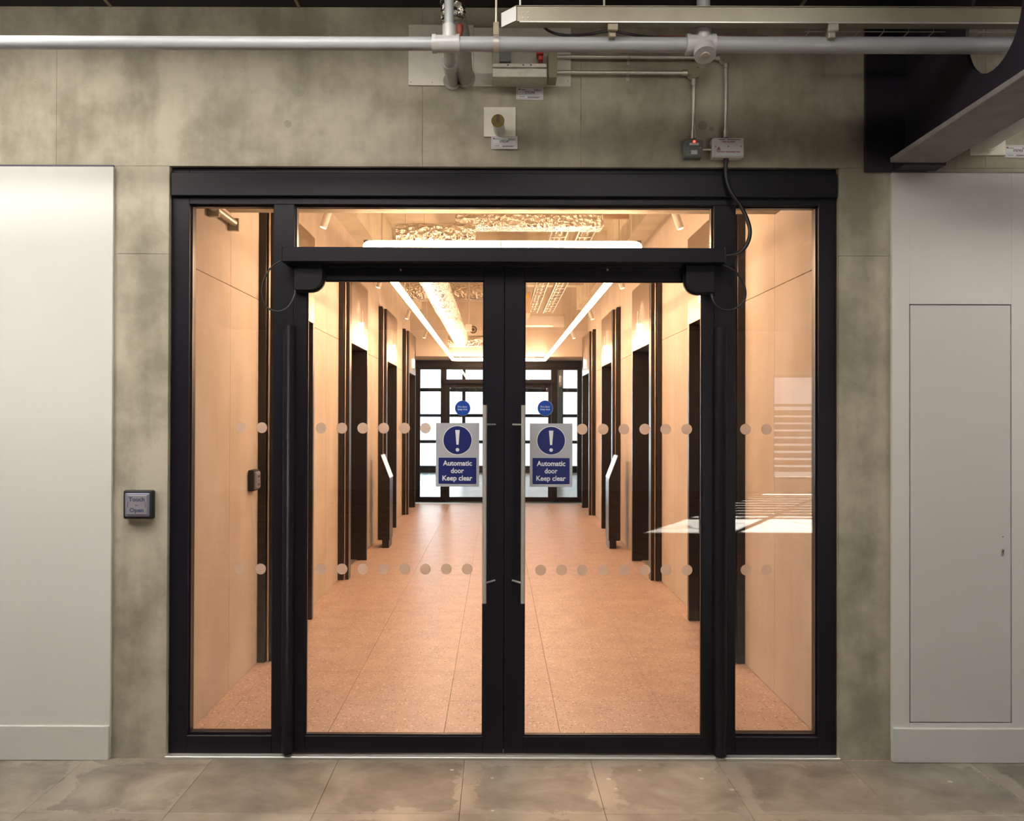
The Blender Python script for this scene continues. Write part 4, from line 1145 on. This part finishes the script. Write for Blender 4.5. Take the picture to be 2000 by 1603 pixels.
def pendant(x, y, z, label):
    t = thing('hanging_sensor', label, 'sensor', (x, y, z))
    box('sensor_box', 'lampwhite', t, x - .045, x + .045, y - .045, y + .045, z, z + .10, .006)
    obj('drop_tube', B().cyl((x, y, z + .10), (x, y, CS), .014, 10), 'lampwhite', t)
pendant(-.44, 8.6, 2.86, 'white sensor box hung on a drop tube beside the left foil duct')
pendant(-.36, 4.9, 3.22, 'white sensor box hung high near the left foil duct closer to the doors')
pendant(.98, 6.2, 3.38, 'small white sensor box hung at the right under the slab')
vt = thing('round_vent', 'round dark spiral vent on the concrete bulkhead at the far end', 'vent', (-.47, FARY - .92, 3.23))
for r_, m_, yq in ((.085, 'lampwhite', .018), (.070, 'fan', .022), (.045, 'galv', .026), (.028, 'fan', .030)):
    obj('vent_ring', B().cyl((-.47, FARY - .901, 3.23), (-.47, FARY - .901 - yq, 3.23), r_, 24), m_, vt)
duct([(-1.3, 10.15, 3.50), (.3, 10.15, 3.50)], .022, 'thin white sprinkler pipe crossing the lobby near the round vent', 'lampwhite', 12, 0, 'sprinkler_pipe')
duct([(.2, 5.2, 3.75), (1.35, 5.2, 3.75)], .028, 'thin pipe crossing under the slab at the right', 'boxtan', 12, 0, 'sprinkler_pipe')
for k, y in enumerate((4.6, 7.6, 10.9)):
    o = box('slab_rib', 'slab', None, -1.41, 1.41, y, y + .25, 3.86, CS); tag(o, 'shallow concrete rib under the lobby slab, %s from the doors' % NAMES[k], 'rib', kind=S)

# ================================================================== far room and outside
FY1 = 22.65
o = obj('floor_far', B().box(-9, 9, FARY + .26, FY1, -.03, 0), 'officefloor2'); tag(o, 'pale shiny floor of the bright room beyond the far doors', 'floor', kind=S)
o = obj('ceiling_far', B().box(-9, 9, FARY + .3, FY1 + .2, 3.9, 4.0), 'plaster'); tag(o, 'ceiling of the bright room beyond the far doors', 'ceiling', kind=S)
o = obj('wall_far_room', B().box(-9, -2.3, FARY, FARY + .3, 0, 3.9).box(2.3, 9, FARY, FARY + .3, 0, 3.9).box(-9.1, -9, FARY, FY1, 0, 3.9).box(9, 9.1, FARY, FY1, 0, 3.9), 'plaster')
tag(o, 'white walls of the bright room beyond the far doors', 'wall', kind=S)
w4 = thing('window_4', 'tall gridded window wall of the bright room beyond the far doors', 'window', (0, FY1, 0), kind=S)
for z, h in ((.10, .10), (.91, .045), (1.69, .045), (2.45, .055), (3.35, .05)):
    box('transom', 'jamb', w4, -9, 9, FY1 - .06, FY1 + .06, z - h, z + h)
for k in range(-3, 4):
    x = -1.02 + 2.9 * k; box('mullion', 'jamb', w4, x - .045, x + .045, FY1 - .07, FY1 + .07, 0, 3.9)
    if k < 3: box('glass_pane', 'glass', w4, x + .046, x + 2.9 - .046, FY1 - .006, FY1 + .006, .2, 3.88)
fcx = thing('far_column', 'dark blue grey column inside the bright far room at right', 'column', (1.75, 21.4, 0))
box('shaft', 'greybox', fcx, 1.50, 1.80, 21.2, 21.5, 0, 3.9, .01)
# pale neighbouring building
nb = thing('office_building', 'pale office block with dark windows seen through the far glazing', 'building', (-8, 46, -8))
box('facade', 'facade', nb, -20, -2.6, 46, 58, -8, 14)
for i in range(7):
    for j in range(6):
        x = -19 + 2.4 * i; z = -6 + 3.2 * j
        box('window_glass', 'facadeglass', nb, x, x + 1.5, 45.9, 46.02, z, z + 1.9)
o = obj('street_ground', B().box(-60, 60, FY1 + .2, 90, -8.3, -8.0), 'terrace'); tag(o, 'pale street level ground outside the far windows', 'ground', kind=S)
